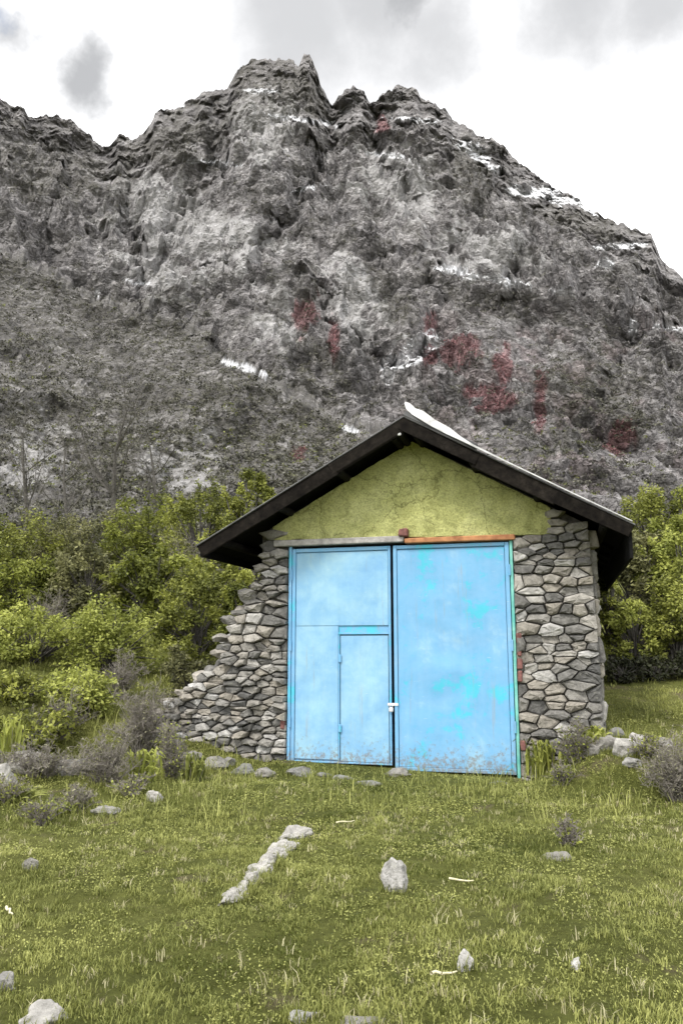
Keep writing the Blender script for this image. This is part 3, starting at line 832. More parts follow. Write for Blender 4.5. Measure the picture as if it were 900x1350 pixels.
# red stones built in beside the door
for (u0, w0, hh) in ((DR + 0.075, 1.12, 0.62), (DL - 0.08, 0.47, 0.2), (DR + 0.08, 0.30, 0.14)):
    k = max(1, int(hh / 0.15))
    for j in range(k):
        bevel_box('red_stone', u0 - 0.035, u0 + 0.025, -0.075, 0.05, w0 + j * hh / k, w0 + (j + 1) * hh / k - 0.02, wall, mat_brick, 0.012, 0.008)

# mud plaster on the gable, uneven slab
mp_, t, b = M('mud_plaster', 0.95, 0.1); v = objvec(t)
na_ = noise_node(t, 2.2, 8, 0.65, v); ra = ramp_node(t, [(0.3, (0.42, 0.43, 0.165)), (0.5, (0.56, 0.575, 0.24)), (0.7, (0.66, 0.67, 0.32))]); t.links.new(na_.outputs[0], ra.inputs[0])
nb_ = noise_node(t, 45, 6, 0.7, v); rb = ramp_node(t, [(0.35, (0.62, 0.62, 0.55)), (0.52, (1, 1, 1)), (0.7, (1.2, 1.2, 1.15))]); t.links.new(nb_.outputs[0], rb.inputs[0])
c = mixc(t, 1.0, ra.outputs[0], rb.outputs[0], 'MULTIPLY'); t.links.new(c, b.inputs['Base Color'])
nst = noise_node(t, 5.5, 7, 0.7, v, 0.8); rst = ramp_node(t, [(0.40, (0.55, 0.55, 0.50)), (0.50, (1, 1, 1)), (0.66, (1.15, 1.14, 1.12))]); t.links.new(nst.outputs[0], rst.inputs[0])
c = mixc(t, 0.5, c, rst.outputs[0], 'MULTIPLY'); t.links.new(c, b.inputs['Base Color'])
ncw = noise_node(t, 3, 5, 0.6, v); acw = N(t, 'ShaderNodeVectorMath', operation='MULTIPLY_ADD'); t.links.new(ncw.outputs['Color'], acw.inputs[0]); acw.inputs[1].default_value = (0.5, 0.5, 0.5); t.links.new(v, acw.inputs[2])
vcr = N(t, 'ShaderNodeTexVoronoi', feature='DISTANCE_TO_EDGE', Scale=1.1); t.links.new(acw.outputs[0], vcr.inputs['Vector']); rcr = ramp_node(t, [(0.004, (0.35, 0.34, 0.3)), (0.014, (1, 1, 1))]); t.links.new(vcr.outputs['Distance'], rcr.inputs[0])
c = mixc(t, 0.6, c, rcr.outputs[0], 'MULTIPLY'); t.links.new(c, b.inputs['Base Color'])
nc_ = noise_node(t, 14, 10, 0.8, v); bump(t, b, nc_.outputs[0], 1.0, 0.05)
us = np.linspace(-1.69, 2.055, 86); rows = 34; V = []; Fc = []
ut = np.clip((us + 1.69) / 3.745, 0, 1)
wb = 3.02 + (2.965 - 3.02) * ut + 0.02 * pn(np.stack([us * 5, us * 0, us * 0], -1))
wt = np.minimum(roof_under(us, 0.04), np.where(us < UA, 3.24 + (us + 1.69) * 0.72, 3.30 + (2.055 - us) * 0.72)) + 0.01 * pn(np.stack([us * 7, us * 0 + 3, us * 0], -1))
g = np.zeros((rows, len(us), 3))
for k in range(rows):
    f = k / (rows - 1); g[k, :, 0] = us; g[k, :, 2] = wb + (wt - wb) * f
gp = g.reshape(-1, 3); yy = -0.045 - 0.022 * fbm(gp * 2.5, 3) - 0.016 * fbm(gp * 9, 3)
g[:, :, 1] = yy.reshape(rows, -1)
ed = np.zeros((rows, len(us)), bool); ed[0] = ed[-1] = True; ed[:, 0] = ed[:, -1] = True
bk = g.copy(); bk[:, :, 1] = 0.06
Vg = np.concatenate([g.reshape(-1, 3), bk.reshape(-1, 3)]); idx = np.arange(g.shape[0] * g.shape[1]).reshape(g.shape[:2])
Fq = [tuple(x) for x in np.stack([idx[:-1, :-1], idx[:-1, 1:], idx[1:, 1:], idx[1:, :-1]], -1).reshape(-1, 4)]
n0 = idx.size; loop = list(idx[0, :]) + list(idx[1:, -1]) + list(idx[-1, -2::-1]) + list(idx[-2:0:-1, 0])
k0 = len(Vg); Vg = np.concatenate([Vg, Vg[loop], Vg[[i + n0 for i in loop]]]); m_ = len(loop)
for i in range(m_):
    j = (i + 1) % m_; Fq.append((k0 + j, k0 + i, k0 + m_ + i, k0 + m_ + j))
gable = link('gable_plaster', mesh('gable_plaster', Vg, Fq, True), hut, mp_)

# lintel: two timbers end to end, grey at the left, rusty orange at the right, with a red block on the joint
mat_lint = simple_mat('grey_lintel', [(0.3, (0.20, 0.19, 0.18)), (0.7, (0.48, 0.46, 0.44))], 9, 0.9, 0.5)
mat_lint2 = simple_mat('orange_lintel', [(0.3, (0.24, 0.10, 0.05)), (0.7, (0.52, 0.26, 0.12))], 9, 0.9, 0.5)
lint = bevel_box('lintel', -1.66, 0.16, -0.10, 0.2, 2.925, 3.005, hut, mat_lint, 0.010, 0.006)
lint2 = bevel_box('lintel', 0.175, 1.60, -0.095, 0.2, 2.90, 2.975, hut, mat_lint2, 0.010, 0.006)
lint2['label'] = 'orange-brown half of the lintel'
bevel_box('red_block', 0.10, 0.215, -0.135, 0.02, 2.992, 3.10, hut, mat_brick, 0.014, 0.012)

# ---------------- doors
def door_paint(name, stops):
    md, t, b = M(name, 0.5, 0.35); v = objvec(t)
    na_ = noise_node(t, 1.6, 9, 0.72, v, 0.2); ra = ramp_node(t, stops); t.links.new(na_.outputs[0], ra.inputs[0])
    mpv = N(t, 'ShaderNodeMapping'); mpv.inputs['Scale'].default_value = (9, 9, 0.6); t.links.new(v, mpv.inputs[0])
    nb_ = noise_node(t, 1.0, 6, 0.7, mpv.outputs[0]); rb = ramp_node(t, [(0.35, (0.94, 0.95, 0.965)), (0.6, (1, 1, 1)), (0.75, (1.04, 1.03, 1.02))]); t.links.new(nb_.outputs[0], rb.inputs[0])
    c = mixc(t, 1.0, ra.outputs[0], rb.outputs[0], 'MULTIPLY')
    # scuffs: thin scratches through the paint
    mps = N(t, 'ShaderNodeMapping'); mps.inputs['Scale'].default_value = (6, 6, 40); mps.inputs['Rotation'].default_value = (0, 0.5, 0); t.links.new(v, mps.inputs[0])
    nsc = noise_node(t, 1.5, 3, 0.5, mps.outputs[0]); rs = ramp_node(t, [(0.70, (0, 0, 0)), (0.73, (0.35, 0.35, 0.35))]); t.links.new(nsc.outputs[0], rs.inputs[0])
    c = mixc(t, rs.outputs[0], c, (0.55, 0.62, 0.66))
    # rust chips and splashed earth, thickest along the foot
    nr_ = noise_node(t, 22, 8, 0.75, v); sx_ = N(t, 'ShaderNodeSeparateXYZ'); t.links.new(v, sx_.inputs[0])
    lowm = N(t, 'ShaderNodeMapRange'); t.links.new(sx_.outputs['Z'], lowm.inputs[0]); lowm.inputs['From Min'].default_value = 0.0; lowm.inputs['From Max'].default_value = 0.55; lowm.inputs['To Min'].default_value = 0.27; lowm.inputs['To Max'].default_value = 0.0
    ad = N(t, 'ShaderNodeMath', operation='ADD'); t.links.new(nr_.outputs[0], ad.inputs[0]); t.links.new(lowm.outputs[0], ad.inputs[1])
    rc = ramp_node(t, [(0.66, (0, 0, 0)), (0.80, (0.75, 0.75, 0.75))]); t.links.new(ad.outputs[0], rc.inputs[0])
    c = mixc(t, rc.outputs[0], c, (0.20, 0.165, 0.125)); t.links.new(c, b.inputs['Base Color'])
    mpr = N(t, 'ShaderNodeMapping'); mpr.inputs['Scale'].default_value = (16, 16, 0.7); mpr.inputs['Location'].default_value = (3, 1, 2); t.links.new(v, mpr.inputs[0])
    nru = noise_node(t, 1.0, 5, 0.65, mpr.outputs[0]); rru = ramp_node(t, [(0.60, (0, 0, 0)), (0.72, (0.42, 0.42, 0.42))]); t.links.new(nru.outputs[0], rru.inputs[0])
    c = mixc(t, rru.outputs[0], c, (0.30, 0.27, 0.23)); t.links.new(c, b.inputs['Base Color'])
    nn = noise_node(t, 2.0, 3, 0.5, v); pv = bump(t, b, nn.outputs[0], 0.35, 0.05); nn2 = noise_node(t, 60, 4, 0.6, v); bump(t, b, nn2.outputs[0], 0.12, 0.004, pv)
    return md


md = door_paint('blue_paint', [(0.40, (0.075, 0.46, 0.60)), (0.455, (0.155, 0.385, 0.61)), (0.56, (0.185, 0.40, 0.62)), (0.66, (0.26, 0.46, 0.62))])
md_pale = door_paint('faded_blue_paint', [(0.36, (0.17, 0.37, 0.60)), (0.48, (0.22, 0.43, 0.615)), (0.66, (0.31, 0.52, 0.63))])
mteal = simple_mat('teal_frame_paint', [(0.35, (0.10, 0.40, 0.36)), (0.7, (0.25, 0.58, 0.50))], 6, 0.5, 0.2)
mdark = simple_mat('door_gap', [(0.3, (0.01, 0.012, 0.015)), (0.7, (0.02, 0.024, 0.03))], 5, 0.9, 0)


def sheet(name, u0, u1, w0, w1, y, parent, bulge=0.006, seed=0, th=0.012, corner=None, mat=None):
    """thin steel sheet, slightly buckled"""
    nu = max(4, int((u1 - u0) / 0.06)); nw = max(4, int((w1 - w0) / 0.06))
    uu, ww = np.meshgrid(np.linspace(u0, u1, nu), np.linspace(w0, w1, nw)); P = np.stack([uu.ravel(), np.full(uu.size, seed * 3.3), ww.ravel()], -1)
    ef = np.sin(np.pi * np.clip((uu - u0) / (u1 - u0), 0, 1)) * np.sin(np.pi * np.clip((ww - w0) / (w1 - w0), 0, 1))
    yy = y - bulge * 3.4 * fbm(P * np.array([1.6, 1, 1.6]), 3).reshape(uu.shape) * ef ** 0.5
    if corner is not None: ww = ww + corner(uu, ww)
    g = np.stack([uu, yy, ww], -1); bk = g.copy(); bk[..., 1] += th
    Vg = np.concatenate([g.reshape(-1, 3), bk.reshape(-1, 3)]); idx = np.arange(uu.size).reshape(uu.shape); n0 = uu.size
    Fq = [tuple(x) for x in np.stack([idx[:-1, :-1], idx[:-1, 1:], idx[1:, 1:], idx[1:, :-1]], -1).reshape(-1, 4)]
    loop = list(idx[0, :]) + list(idx[1:, -1]) + list(idx[-1, -2::-1]) + list(idx[-2:0:-1, 0])
    k0 = len(Vg); Vg = np.concatenate([Vg, Vg[loop], Vg[[i + n0 for i in loop]]]); m_ = len(loop)
    for i in range(m_):
        j = (i + 1) % m_; Fq.append((k0 + j, k0 + i, k0 + m_ + i, k0 + m_ + j))
    return link(name, mesh(name, Vg, Fq, True), parent, mat or md)


# steel frame round the opening
fr = bevel_box('door_frame', DL - 0.03, DL + 0.012, -0.035, 0.08, -0.05, 2.925, hut, md, 0.004)
bevel_box('frame_post', DR - 0.008, DR + 0.03, -0.035, 0.08, -0.05, 2.90, fr, mteal, 0.004)
bevel_box('frame_head', DL + 0.0125, DR - 0.0085, -0.02, 0.08, 2.905, 2.9225, fr, mdark, 0.003)
V, Fc = box_data(DL + 0.01, DR - 0.01, 0.10, 0.12, -0.05, 2.92)
link('dark_interior', mesh('dark_interior', V, Fc), fr, mdark)

UM = -0.005                                                   # meeting line of the leaves
le = sheet('door_leaf', DL + 0.02, UM - 0.030, 0.055, 2.885, 0.006, hut, 0.0004, 1)
le['label'] = 'left door leaf with wicket door'
WK0, WK1 = -0.72, -0.075
sheet('upper_sheet', DL + 0.075, UM - 0.065, 1.835, 2.82, -0.012, le, 0.004, 2, 0.008, mat=md_pale)
sheet('side_sheet', DL + 0.075, WK0 - 0.035, 0.10, 1.828, -0.014, le, 0.004, 3, 0.008, mat=md_pale)
wkd = sheet('wicket_door', WK0, WK1, 0.085, 1.70, -0.016, le, 0.003, 4, 0.012, mat=md_pale)
for (a0, a1, b0, b1) in ((DL + 0.02, DL + 0.068, 0.055, 2.885), (UM - 0.058, UM - 0.030, 0.055, 2.885)):
    bevel_box('stile', a0, a1, -0.030, -0.001, b0, b1, le, md, 0.004)
for (b0, b1) in ((2.835, 2.885), (0.055, 0.078)):
    bevel_box('rail', DL + 0.070, UM - 0.060, -0.026, -0.001, b0, b1, le, md, 0.004)
bevel_box('wicket_head', WK0 - 0.028, UM - 0.0605, -0.030, -0.0135, 1.715, 1.745, le, md, 0.003)
bevel_box('wicket_jamb', WK0 - 0.028, WK0 - 0.010, -0.024, -0.0135, 0.085, 1.7145, le, md, 0.003)
bevel_box('wicket_gap', WK0 - 0.0095, WK1 + 0.008, -0.0105, -0.009, 0.08, 1.7145, le, mdark, 0.0005)
for wz in (0.45, 1.35):
    bevel_box('hinge', WK0 - 0.026, WK0 + 0.012, -0.042, -0.0245, wz, wz + 0.10, le, md, 0.004)
# padlock on its hasp
hs = bevel_box('hasp', -0.085, 0.055, -0.043, -0.034, 0.80, 0.835, le, mat_lock, 0.003)
import bmesh as _b
bm = bmesh.new(); bmesh.ops.create_cube(bm, size=1)
for vtx in bm.verts: vtx.co = (vtx.co.x * 0.055 - 0.035, vtx.co.y * 0.025 - 0.065, vtx.co.z * 0.06 + 0.755)
bmesh.ops.bevel(bm, geom=bm.edges[:], offset=0.008, segments=2, affect='EDGES')
me = bpy.data.meshes.new('padlock'); bm.to_mesh(me); bm.free(); link('padlock', me, le, mat_lock)
sg = []
for k in range(8):
    a0, a1 = math.pi * k / 8, math.pi * (k + 1) / 8
    sg.append(((-0.035 + 0.018 * math.cos(a0), -0.062, 0.785 + 0.04 * math.sin(a0)), (-0.035 + 0.018 * math.cos(a1), -0.062, 0.785 + 0.04 * math.sin(a1)), 0.004, 0.004))
V, Fq = tubes([tuple(map(lambda z: np.array(z) if isinstance(z, tuple) else z, s)) for s in sg], 5); link('shackle', mesh('shackle', V, Fq, True), le, mat_lock)

re_ = sheet('door_leaf', UM + 0.010, DR - 0.018, 0.0, 2.885, 0.004, hut, 0.0004, 6)
re_['label'] = 'plain right door leaf, wider than the left'
sheet('panel_sheet', UM + 0.062, DR - 0.078, 0.05, 2.82, -0.016, re_, 0.007, 7, 0.008)
for (a0, a1) in ((UM + 0.010, UM + 0.056), (DR - 0.070, DR - 0.018)):
    bevel_box('stile', a0, a1, -0.034, -0.0065, 0.0, 2.885, re_, md, 0.004)
bevel_box('rail', UM + 0.058, DR - 0.072, -0.030, -0.0065, 2.838, 2.885, re_, md, 0.004)
bevel_box('rail', UM + 0.058, DR - 0.072, -0.030, -0.0065, 0.0, 0.045, re_, md, 0.004)
for wz in (0.5, 1.5, 2.45):
    sgs = [(np.array([DR - 0.012, -0.045, wz]), np.array([DR - 0.012, -0.045, wz + 0.14]), 0.014, 0.014)]
    V, Fq = tubes(sgs, 8); link('hinge', mesh('hinge', V, Fq, True), re_, md)
    sgs = [(np.array([DL + 0.014, -0.045, wz]), np.array([DL + 0.014, -0.045, wz + 0.14]), 0.012, 0.012)]
    V, Fq = tubes(sgs, 8); link('hinge', mesh('hinge', V, Fq, True), le, md)

# ---------------- roof
roof = empty('roof', (0, 0, 0)); roof.parent = hut


def slope_pts(side, s0, s1, y0, y1, off0, off1):
    """box lying on one roof slope: s = fraction from ridge (0) to eave (1), off = metres under the roof's top plane"""
    if side < 0: e = np.array([UL - UA, WL - WA])
    else: e = np.array([UR - UA, WR - WA])
    n = np.array([-e[1], e[0]]) if side > 0 else np.array([e[1], -e[0]]); n = n / np.linalg.norm(n)
    if n[1] < 0: n = -n
    V = []
    for y in (y0, y1):
        for s, o in ((s0, off0), (s1, off0), (s1, off1), (s0, off1)):
            p = np.array([UA, WA]) + e * s - n * o; V.append((p[0], y, p[1]))
    Fc = [(0, 1, 2, 3), (7, 6, 5, 4), (0, 4, 5, 1), (1, 5, 6, 2), (2, 6, 7, 3), (3, 7, 4, 0)]
    return V, Fc


def slope_box(name, side, s0, s1, y0, y1, o0, o1, mat, parent, jit=0.0):
    V, Fc = slope_pts(side, s0, s1, y0, y1, o0, o1)
    V = np.array(V) + rng.uniform(-jit, jit, (8, 3))
    import bmesh
    bm = bmesh.new(); vs = [bm.verts.new(p) for p in V]
    for f in Fc: bm.faces.new([vs[i] for i in f])
    bmesh.ops.recalc_face_normals(bm, faces=bm.faces[:])
    bmesh.ops.bevel(bm, geom=bm.edges[:], offset=0.006, segments=1, affect='EDGES')
    me = bpy.data.meshes.new(name); bm.to_mesh(me); bm.free(); return link(name, me, parent, mat)


YF, YB = -0.60, DEPTH + 0.9
for sd in (-1, 1):
    # covering sheets laid eave to ridge, edges lapped and slightly uneven
    ns = 9; wdt = (YB - YF) / ns
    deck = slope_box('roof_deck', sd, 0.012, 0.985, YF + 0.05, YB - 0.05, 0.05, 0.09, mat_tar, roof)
    for k in range(ns):
        slope_box('roof_sheet', sd, 0.004, 1.0, YF - 0.02 + k * wdt, YF + (k + 1) * wdt - 0.004, 0.012 + 0.004 * (k % 2), 0.030 + 0.004 * (k % 2), mat_tindark, roof, 0.003)
    # verge board on the front edge
    for s0_, s1_, dy_, d1_ in ((0.006, 0.36, 0.0, 0.19), (0.345, 0.70, 0.014, 0.215), (0.685, 0.997, -0.006, 0.20)):
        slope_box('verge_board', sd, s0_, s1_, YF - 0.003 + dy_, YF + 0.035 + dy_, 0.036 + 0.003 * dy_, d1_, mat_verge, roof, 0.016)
    # purlin poles run from back to front, their ends show under the overhang
    for s in (0.08, 0.34, 0.62, 0.90):
        Vp, _ = slope_pts(sd, s, s, 0, 1, 0.15, 0.15); p = Vp[0]; rr_ = 0.055
        V, Fq = tubes([(np.array([p[0], YF + 0.06, p[2]]), np.array([p[0], YB - 0.1, p[2]]), rr_, rr_ * 0.9)], 9)
        caps = [tuple(range(8, -1, -1)), tuple(range(9, 18))]
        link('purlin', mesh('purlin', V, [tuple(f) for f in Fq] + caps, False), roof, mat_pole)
    # rafters seen on the underside
    for y in np.arange(YF + 0.10, YB - 0.1, 0.95):
        if 0.0 < y + 0.05 and y < 0.46: continue
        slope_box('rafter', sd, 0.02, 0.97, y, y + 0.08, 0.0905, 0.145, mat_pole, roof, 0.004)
# the eave boards hang below the sheets
slope_u = UR - 0.05
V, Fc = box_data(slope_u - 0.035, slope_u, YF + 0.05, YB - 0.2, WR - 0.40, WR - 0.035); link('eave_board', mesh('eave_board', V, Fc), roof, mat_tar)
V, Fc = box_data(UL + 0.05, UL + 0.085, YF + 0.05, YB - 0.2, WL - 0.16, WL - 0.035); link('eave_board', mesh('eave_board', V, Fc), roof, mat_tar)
# pale end of the ridge pole
V, Fq = tubes([(np.array([UA - 0.06, YF + 0.02, WA - 0.23]), np.array([UA - 0.06, YB - 0.1, WA - 0.23]), 0.05, 0.05)], 9)
rp = link('ridge_pole', mesh('ridge_pole', V, [tuple(f) for f in Fq] + [tuple(range(8, -1, -1)), tuple(range(9, 18))], False), roof, mat_pole)
bevel_box('pole_end', UA - 0.09, UA - 0.04, YF - 0.006, YF + 0.019, WA - 0.27, WA - 0.19, roof, mat_tin, 0.01)
# pale ridge flashing bent up over the right verge, tapering down the slope
e = np.array([UR - UA, WR - WA]); ln = np.linalg.norm(e); e = e / ln; nn_ = np.array([-e[1], e[0]]) * (1 if e[0] > 0 else -1)
prof = [(-0.06, 0.16, 0.19), (0.0, 0.09, 0.20), (0.10, 0.055, 0.165), (0.22, 0.035, 0.175), (0.40, 0.015, 0.13), (0.62, 0.006, 0.115), (0.80, 0.003, 0.06), (1.0, 0.000, 0.028), (1.6, -0.004, 0.014), (2.3, -0.005, 0.010), (ln - 0.05, -0.006, 0.008)]
V = []
for y in (YF - 0.045, YF - 0.024):
    for s, a, b2 in prof:
        for o in (a, b2):
            p = np.array([UA, WA]) + e * s + nn_ * (o * 0.85); V.append((p[0], y + 0.25 * max(0, o - 0.05) + 0.012 * math.sin(s * 23), p[1]))
k = len(prof); Fc = []
for i in range(k - 1):
    a = 2 * i; Fc.append((a, a + 2, a + 3, a + 1)); o = 2 * k; Fc.append((o + a + 1, o + a + 3, o + a + 2, o + a))
    Fc.append((a + 1, a + 3, o + a + 3, o + a + 1)); Fc.append((a, o + a, o + a + 2, a + 2))
Fc.append((0, 1, 2 * k + 1, 2 * k)); Fc.append((2 * k - 2, 4 * k - 2, 4 * k - 1, 2 * k - 1))
fl = link('ridge_flashing', mesh('ridge_flashing', V, Fc), roof, mat_tin); fl['label'] = 'pale bent metal strip on the right verge'
# support strip carrying the flashing
slope_box('flashing_strip', 1, 0.0, 0.33, YF - 0.0235, YF + 0.12, -0.06, 0.0115, mat_tindark, roof)

# ------------------------------------------------------------------ tumbled dry-stone wall on the left
V, Fc = prism([(p[0] + 2.6 + (0.06 if p[0] < -2 else -0.07), p[1] - (0.06 if p[1] > 0 else 0)) for p in wing_poly], 0.09, 0.75)
core = link('rubble_core', mesh('rubble_core', V, Fc), wing, mat_core)
# loose cap stones on the sloping top
caps = [(-2.05, 2.28), (-2.2, 2.08), (-2.33, 1.9), (-2.44, 1.66), (-2.5, 1.45), (-2.55, 1.26), (-2.72, 1.12), (-2.88, 1.0), (-3.05, 0.9), (-3.2, 0.78), (-3.35, 0.63), (-3.48, 0.48), (-3.6, 0.40), (-3.75, 0.28), (-3.88, 0.16), (-4.0, 0.08)]
for i, (u, wz) in enumerate(caps):
    for j in range(2):
        o = link('cap_stone', rock_mesh(100 + i * 2 + j, 2, 0.3, 6), wing, mat_stone); s = random.uniform(0.09, 0.16)
        for v_ in o.data.vertices: v_.co = (v_.co.x * s * 1.3, v_.co.y * s, v_.co.z * s * 0.62)
        o.rotation_euler = (random.uniform(-.3, .3), random.uniform(-.5, .2), random.uniform(-1, 1))
        o.location = (u + 2.6 + random.uniform(-.04, .04), 0.10 + j * 0.26 + random.uniform(-.05, .05), wz + random.uniform(-0.02, 0.03))

# ------------------------------------------------------------------ vegetation
G1 = 'shrubs on the slope left of the hut'; G2 = 'shrubs beyond the hut on the right'
LB = [  # px, top, d, half width, material, label
    (15, 692, 27, 75, leaf_olive, 'olive green shrub at the far left edge, highest row below the mountain'),
    (100, 676, 28, 70, leaf_dull, 'rounded dull olive shrub of the highest row, below the bare tree'),
    (190, 662, 27, 66, leaf_dark, 'dark green shrub of the highest row, midway between left edge and roof'),
    (262, 642, 25, 56, leaf_olive, 'tall olive shrub rising left of the roof eave'),
    (325, 614, 24, 44, leaf_olive, 'tallest green shrub, rising behind the left slope of the roof'),
    (20, 742, 19.5, 60, leaf_dark, 'dark green shrub of the middle row touching the left edge'),
    (110, 728, 20, 56, leaf_dull, 'dull olive shrub of the middle row above the wide pale bush'),
    (195, 722, 19.5, 54, leaf_dark, 'dark green shrub of the middle row, second from the roof eave'),
    (270, 735, 18, 48, leaf_olive, 'olive shrub of the middle row just under the left eave'),
    (45, 806, 15.2, 92, leaf_pale, 'wide pale green domed bush at the left edge'),
    (150, 800, 15.0, 72, leaf_pale, 'pale green domed bush beside the wide one, nearer the hut'),
    (258, 752, 15.0, 52, leaf_olive, 'arching leafy shrub standing left of the tumbled wall'),
    (322, 760, 14.2, 34, leaf_dark, 'small dark shrub squeezed against the left corner of the hut'),
    (20, 885, 12.2, 60, leaf_olive, 'low green bush at the left edge under the wide pale bush'),
    (110, 885, 12.0, 52, leaf_pale, 'low light green bush below the pale domed bushes'),
    (255, 855, 12.6, 40, leaf_dull, 'low dull green bush behind the tumbled wall'),
    (45, 935, 10.6, 56, leaf_olive, 'knee-high green bush just above the grey twiggy shrubs'),
]
for i, (px, pt, d, hw, mt, lb) in enumerate(LB):
    bush('green_shrub', px, pt, d, hw, mt, lb, G1, leaf=0.095 if d > 16 else 0.065, seed=200 + i, nclump=80 if hw > 50 else 55, droop=0.5 if i == 11 else 0.1, dens=1.15)
for i, (px, pt, d, hw, lb, mt) in enumerate([
    (-70, 700, 25, 80, 'olive shrub beyond the left edge of the view', leaf_olive), (-60, 800, 16, 80, 'pale bush beyond the left edge of the view', leaf_pale)]):
    bush('green_shrub', px, pt, d, hw, mt, lb, G1, leaf=0.12, seed=260 + i)
RB = [
    (862, 655, 24, 60, leaf_olive, 'tall olive tree-like shrub behind the right eave'),
    (935, 632, 24, 60, leaf_dark, 'tall dark shrub at the right edge below the mountain'),
    (842, 712, 18.0, 46, leaf_dull, 'dull olive shrub just right of the hanging eave'),
    (908, 700, 17.5, 52, leaf_pale, 'light green shrub at the right edge, middle height'),
    (836, 796, 14.4, 34, leaf_pale, 'light green shrub beside the right stone pier'),
    (893, 778, 14.4, 52, leaf_olive, 'dark spreading shrub at the right edge above the grass strip'),
    (970, 760, 14.6, 60, leaf_olive, 'olive shrub partly beyond the right edge'),
]
leaf_shade = leaf_mat('leaf_shade_dark', (0.014, 0.017, 0.006), (0.045, 0.050, 0.020), 0.1)  # near-black leaves: shade under the right-hand shrubs put into the colour
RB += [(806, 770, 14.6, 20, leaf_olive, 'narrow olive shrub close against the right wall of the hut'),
       (818, 868, 13.4, 28, leaf_shade, 'low bush coloured as the dark shade under the shrubs, beside the right corner of the hut'),
       (862, 864, 13.5, 30, leaf_shade, 'middle one of the low bushes coloured as the dark shade under the shrubs, above the grass strip'),
       (905, 862, 13.6, 32, leaf_shade, 'low bush coloured as the dark shade under the shrubs, at the right edge')]
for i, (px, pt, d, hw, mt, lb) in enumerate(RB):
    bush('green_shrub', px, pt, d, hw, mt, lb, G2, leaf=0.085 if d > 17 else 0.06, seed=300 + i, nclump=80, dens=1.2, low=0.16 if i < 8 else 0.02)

G3 = 'dry grey twiggy shrubs'
dry_shrub('dry_shrub', 190, 960, 888, 10.8, 48, 'dry grey-brown twiggy shrub left of the tumbled wall foot', G3, 401, 60, 900)
dry_shrub('dry_shrub', 150, 1060, 955, 9.4, 58, 'widest dry grey shrub in the lower left, beside the small rocks', G3, 402, 64, 700)
dry_shrub('dry_shrub', 62, 1050, 968, 9.6, 50, 'dry grey shrub near the left edge above the leafy weeds', G3, 403, 56, 600)
dry_shrub('dry_shrub', 112, 1110, 1035, 8.3, 40, 'low dry grey shrub at the edge of the turf, lower left', G3, 404, 40, 300)
dry_shrub('dry_shrub', 5, 1060, 985, 9.2, 34, 'dry grey shrub cut by the left edge', G3, 405, 36, 300)
dry_shrub('dry_shrub', 884, 1085, 962, 8.6, 56, 'dense grey shrub at the right edge of the turf', G3, 406, 80, 1300)
dry_shrub('dry_shrub', 752, 1025, 948, 9.5, 34, 'dark twiggy shrub in front of the right stone pier', G3, 407, 44, 700, leaf_dark)
dry_shrub('dry_shrub', 730, 1030, 1000, 9.2, 26, 'low dark twiggy shrub at the foot of the right pier bank', G3, 408, 30, 400, leaf_dark)
for i, (px, pt, d, hw, lb, lv, mt) in enumerate([
    (232, 945, 10.0, 30, 'grey-green shrub at the tip of the tumbled wall', 700, leaf_pale),
    (20, 1020, 8.4, 40, 'grey shrub with green leaves low on the left edge', 500, leaf_olive),
    (185, 1020, 8.9, 34, 'low grey shrub under the widest dry shrub, towards the door', 300, leaf_pale),
    (70, 1072, 7.7, 36, 'lowest dry shrub of the lower left, spilling onto the turf', 300, leaf_pale),
    (88, 905, 11.2, 46, 'grey-green shrub between the green bushes and the dry ones', 900, leaf_olive),
    (160, 850, 13.2, 40, 'leafless grey-brown shrub between the pale domed bushes and the dry ones', 350, leaf_dull),
    (235, 690, 21, 60, 'leafless brown shrub among the green ones left of the eave', 900, leaf_dull),
    (60, 770, 17.2, 44, 'leafless brown shrub behind the wide pale bush', 600, leaf_dull),
    (842, 1000, 9.3, 34, 'grey shrub with green leaves left of the dense right one', 700, leaf_olive)]):
    dry_shrub('dry_shrub', px, 0, pt, d, hw, lb, G3, 420 + i, 40, lv, mt)
weed('leafy_weed', 32, 1100, 1058, 8.6, 34, 'clump of yellow-green leafy weeds at the left edge', 501, n=70)
weed('leafy_weed', 92, 1105, 1072, 8.2, 20, 'small yellow-green weed below the dry shrubs', 502, n=34)
weed('leafy_weed', 196, 1032, 985, 9.6, 24, 'green leafy weed below the tumbled wall', 503, n=50, mat=leaf_pale)
weed('leafy_weed', 262, 1035, 988, 9.9, 18, 'pale green upright weed left of the door, at the wall foot', 504, n=36)
weed('leafy_weed', 708, 1000, 972, 9.9, 24, 'green weed at the foot of the right pier beside the door', 505, n=60, mat=leaf_olive)
weed('leafy_weed', 775, 1000, 955, 9.8, 20, 'green weed below the right corner of the hut', 506, n=40, mat=leaf_pale)
weed('leafy_weed', 22, 985, 940, 9.9, 22, 'green weed among the shrubs at the left edge', 507, n=40, mat=leaf_pale)


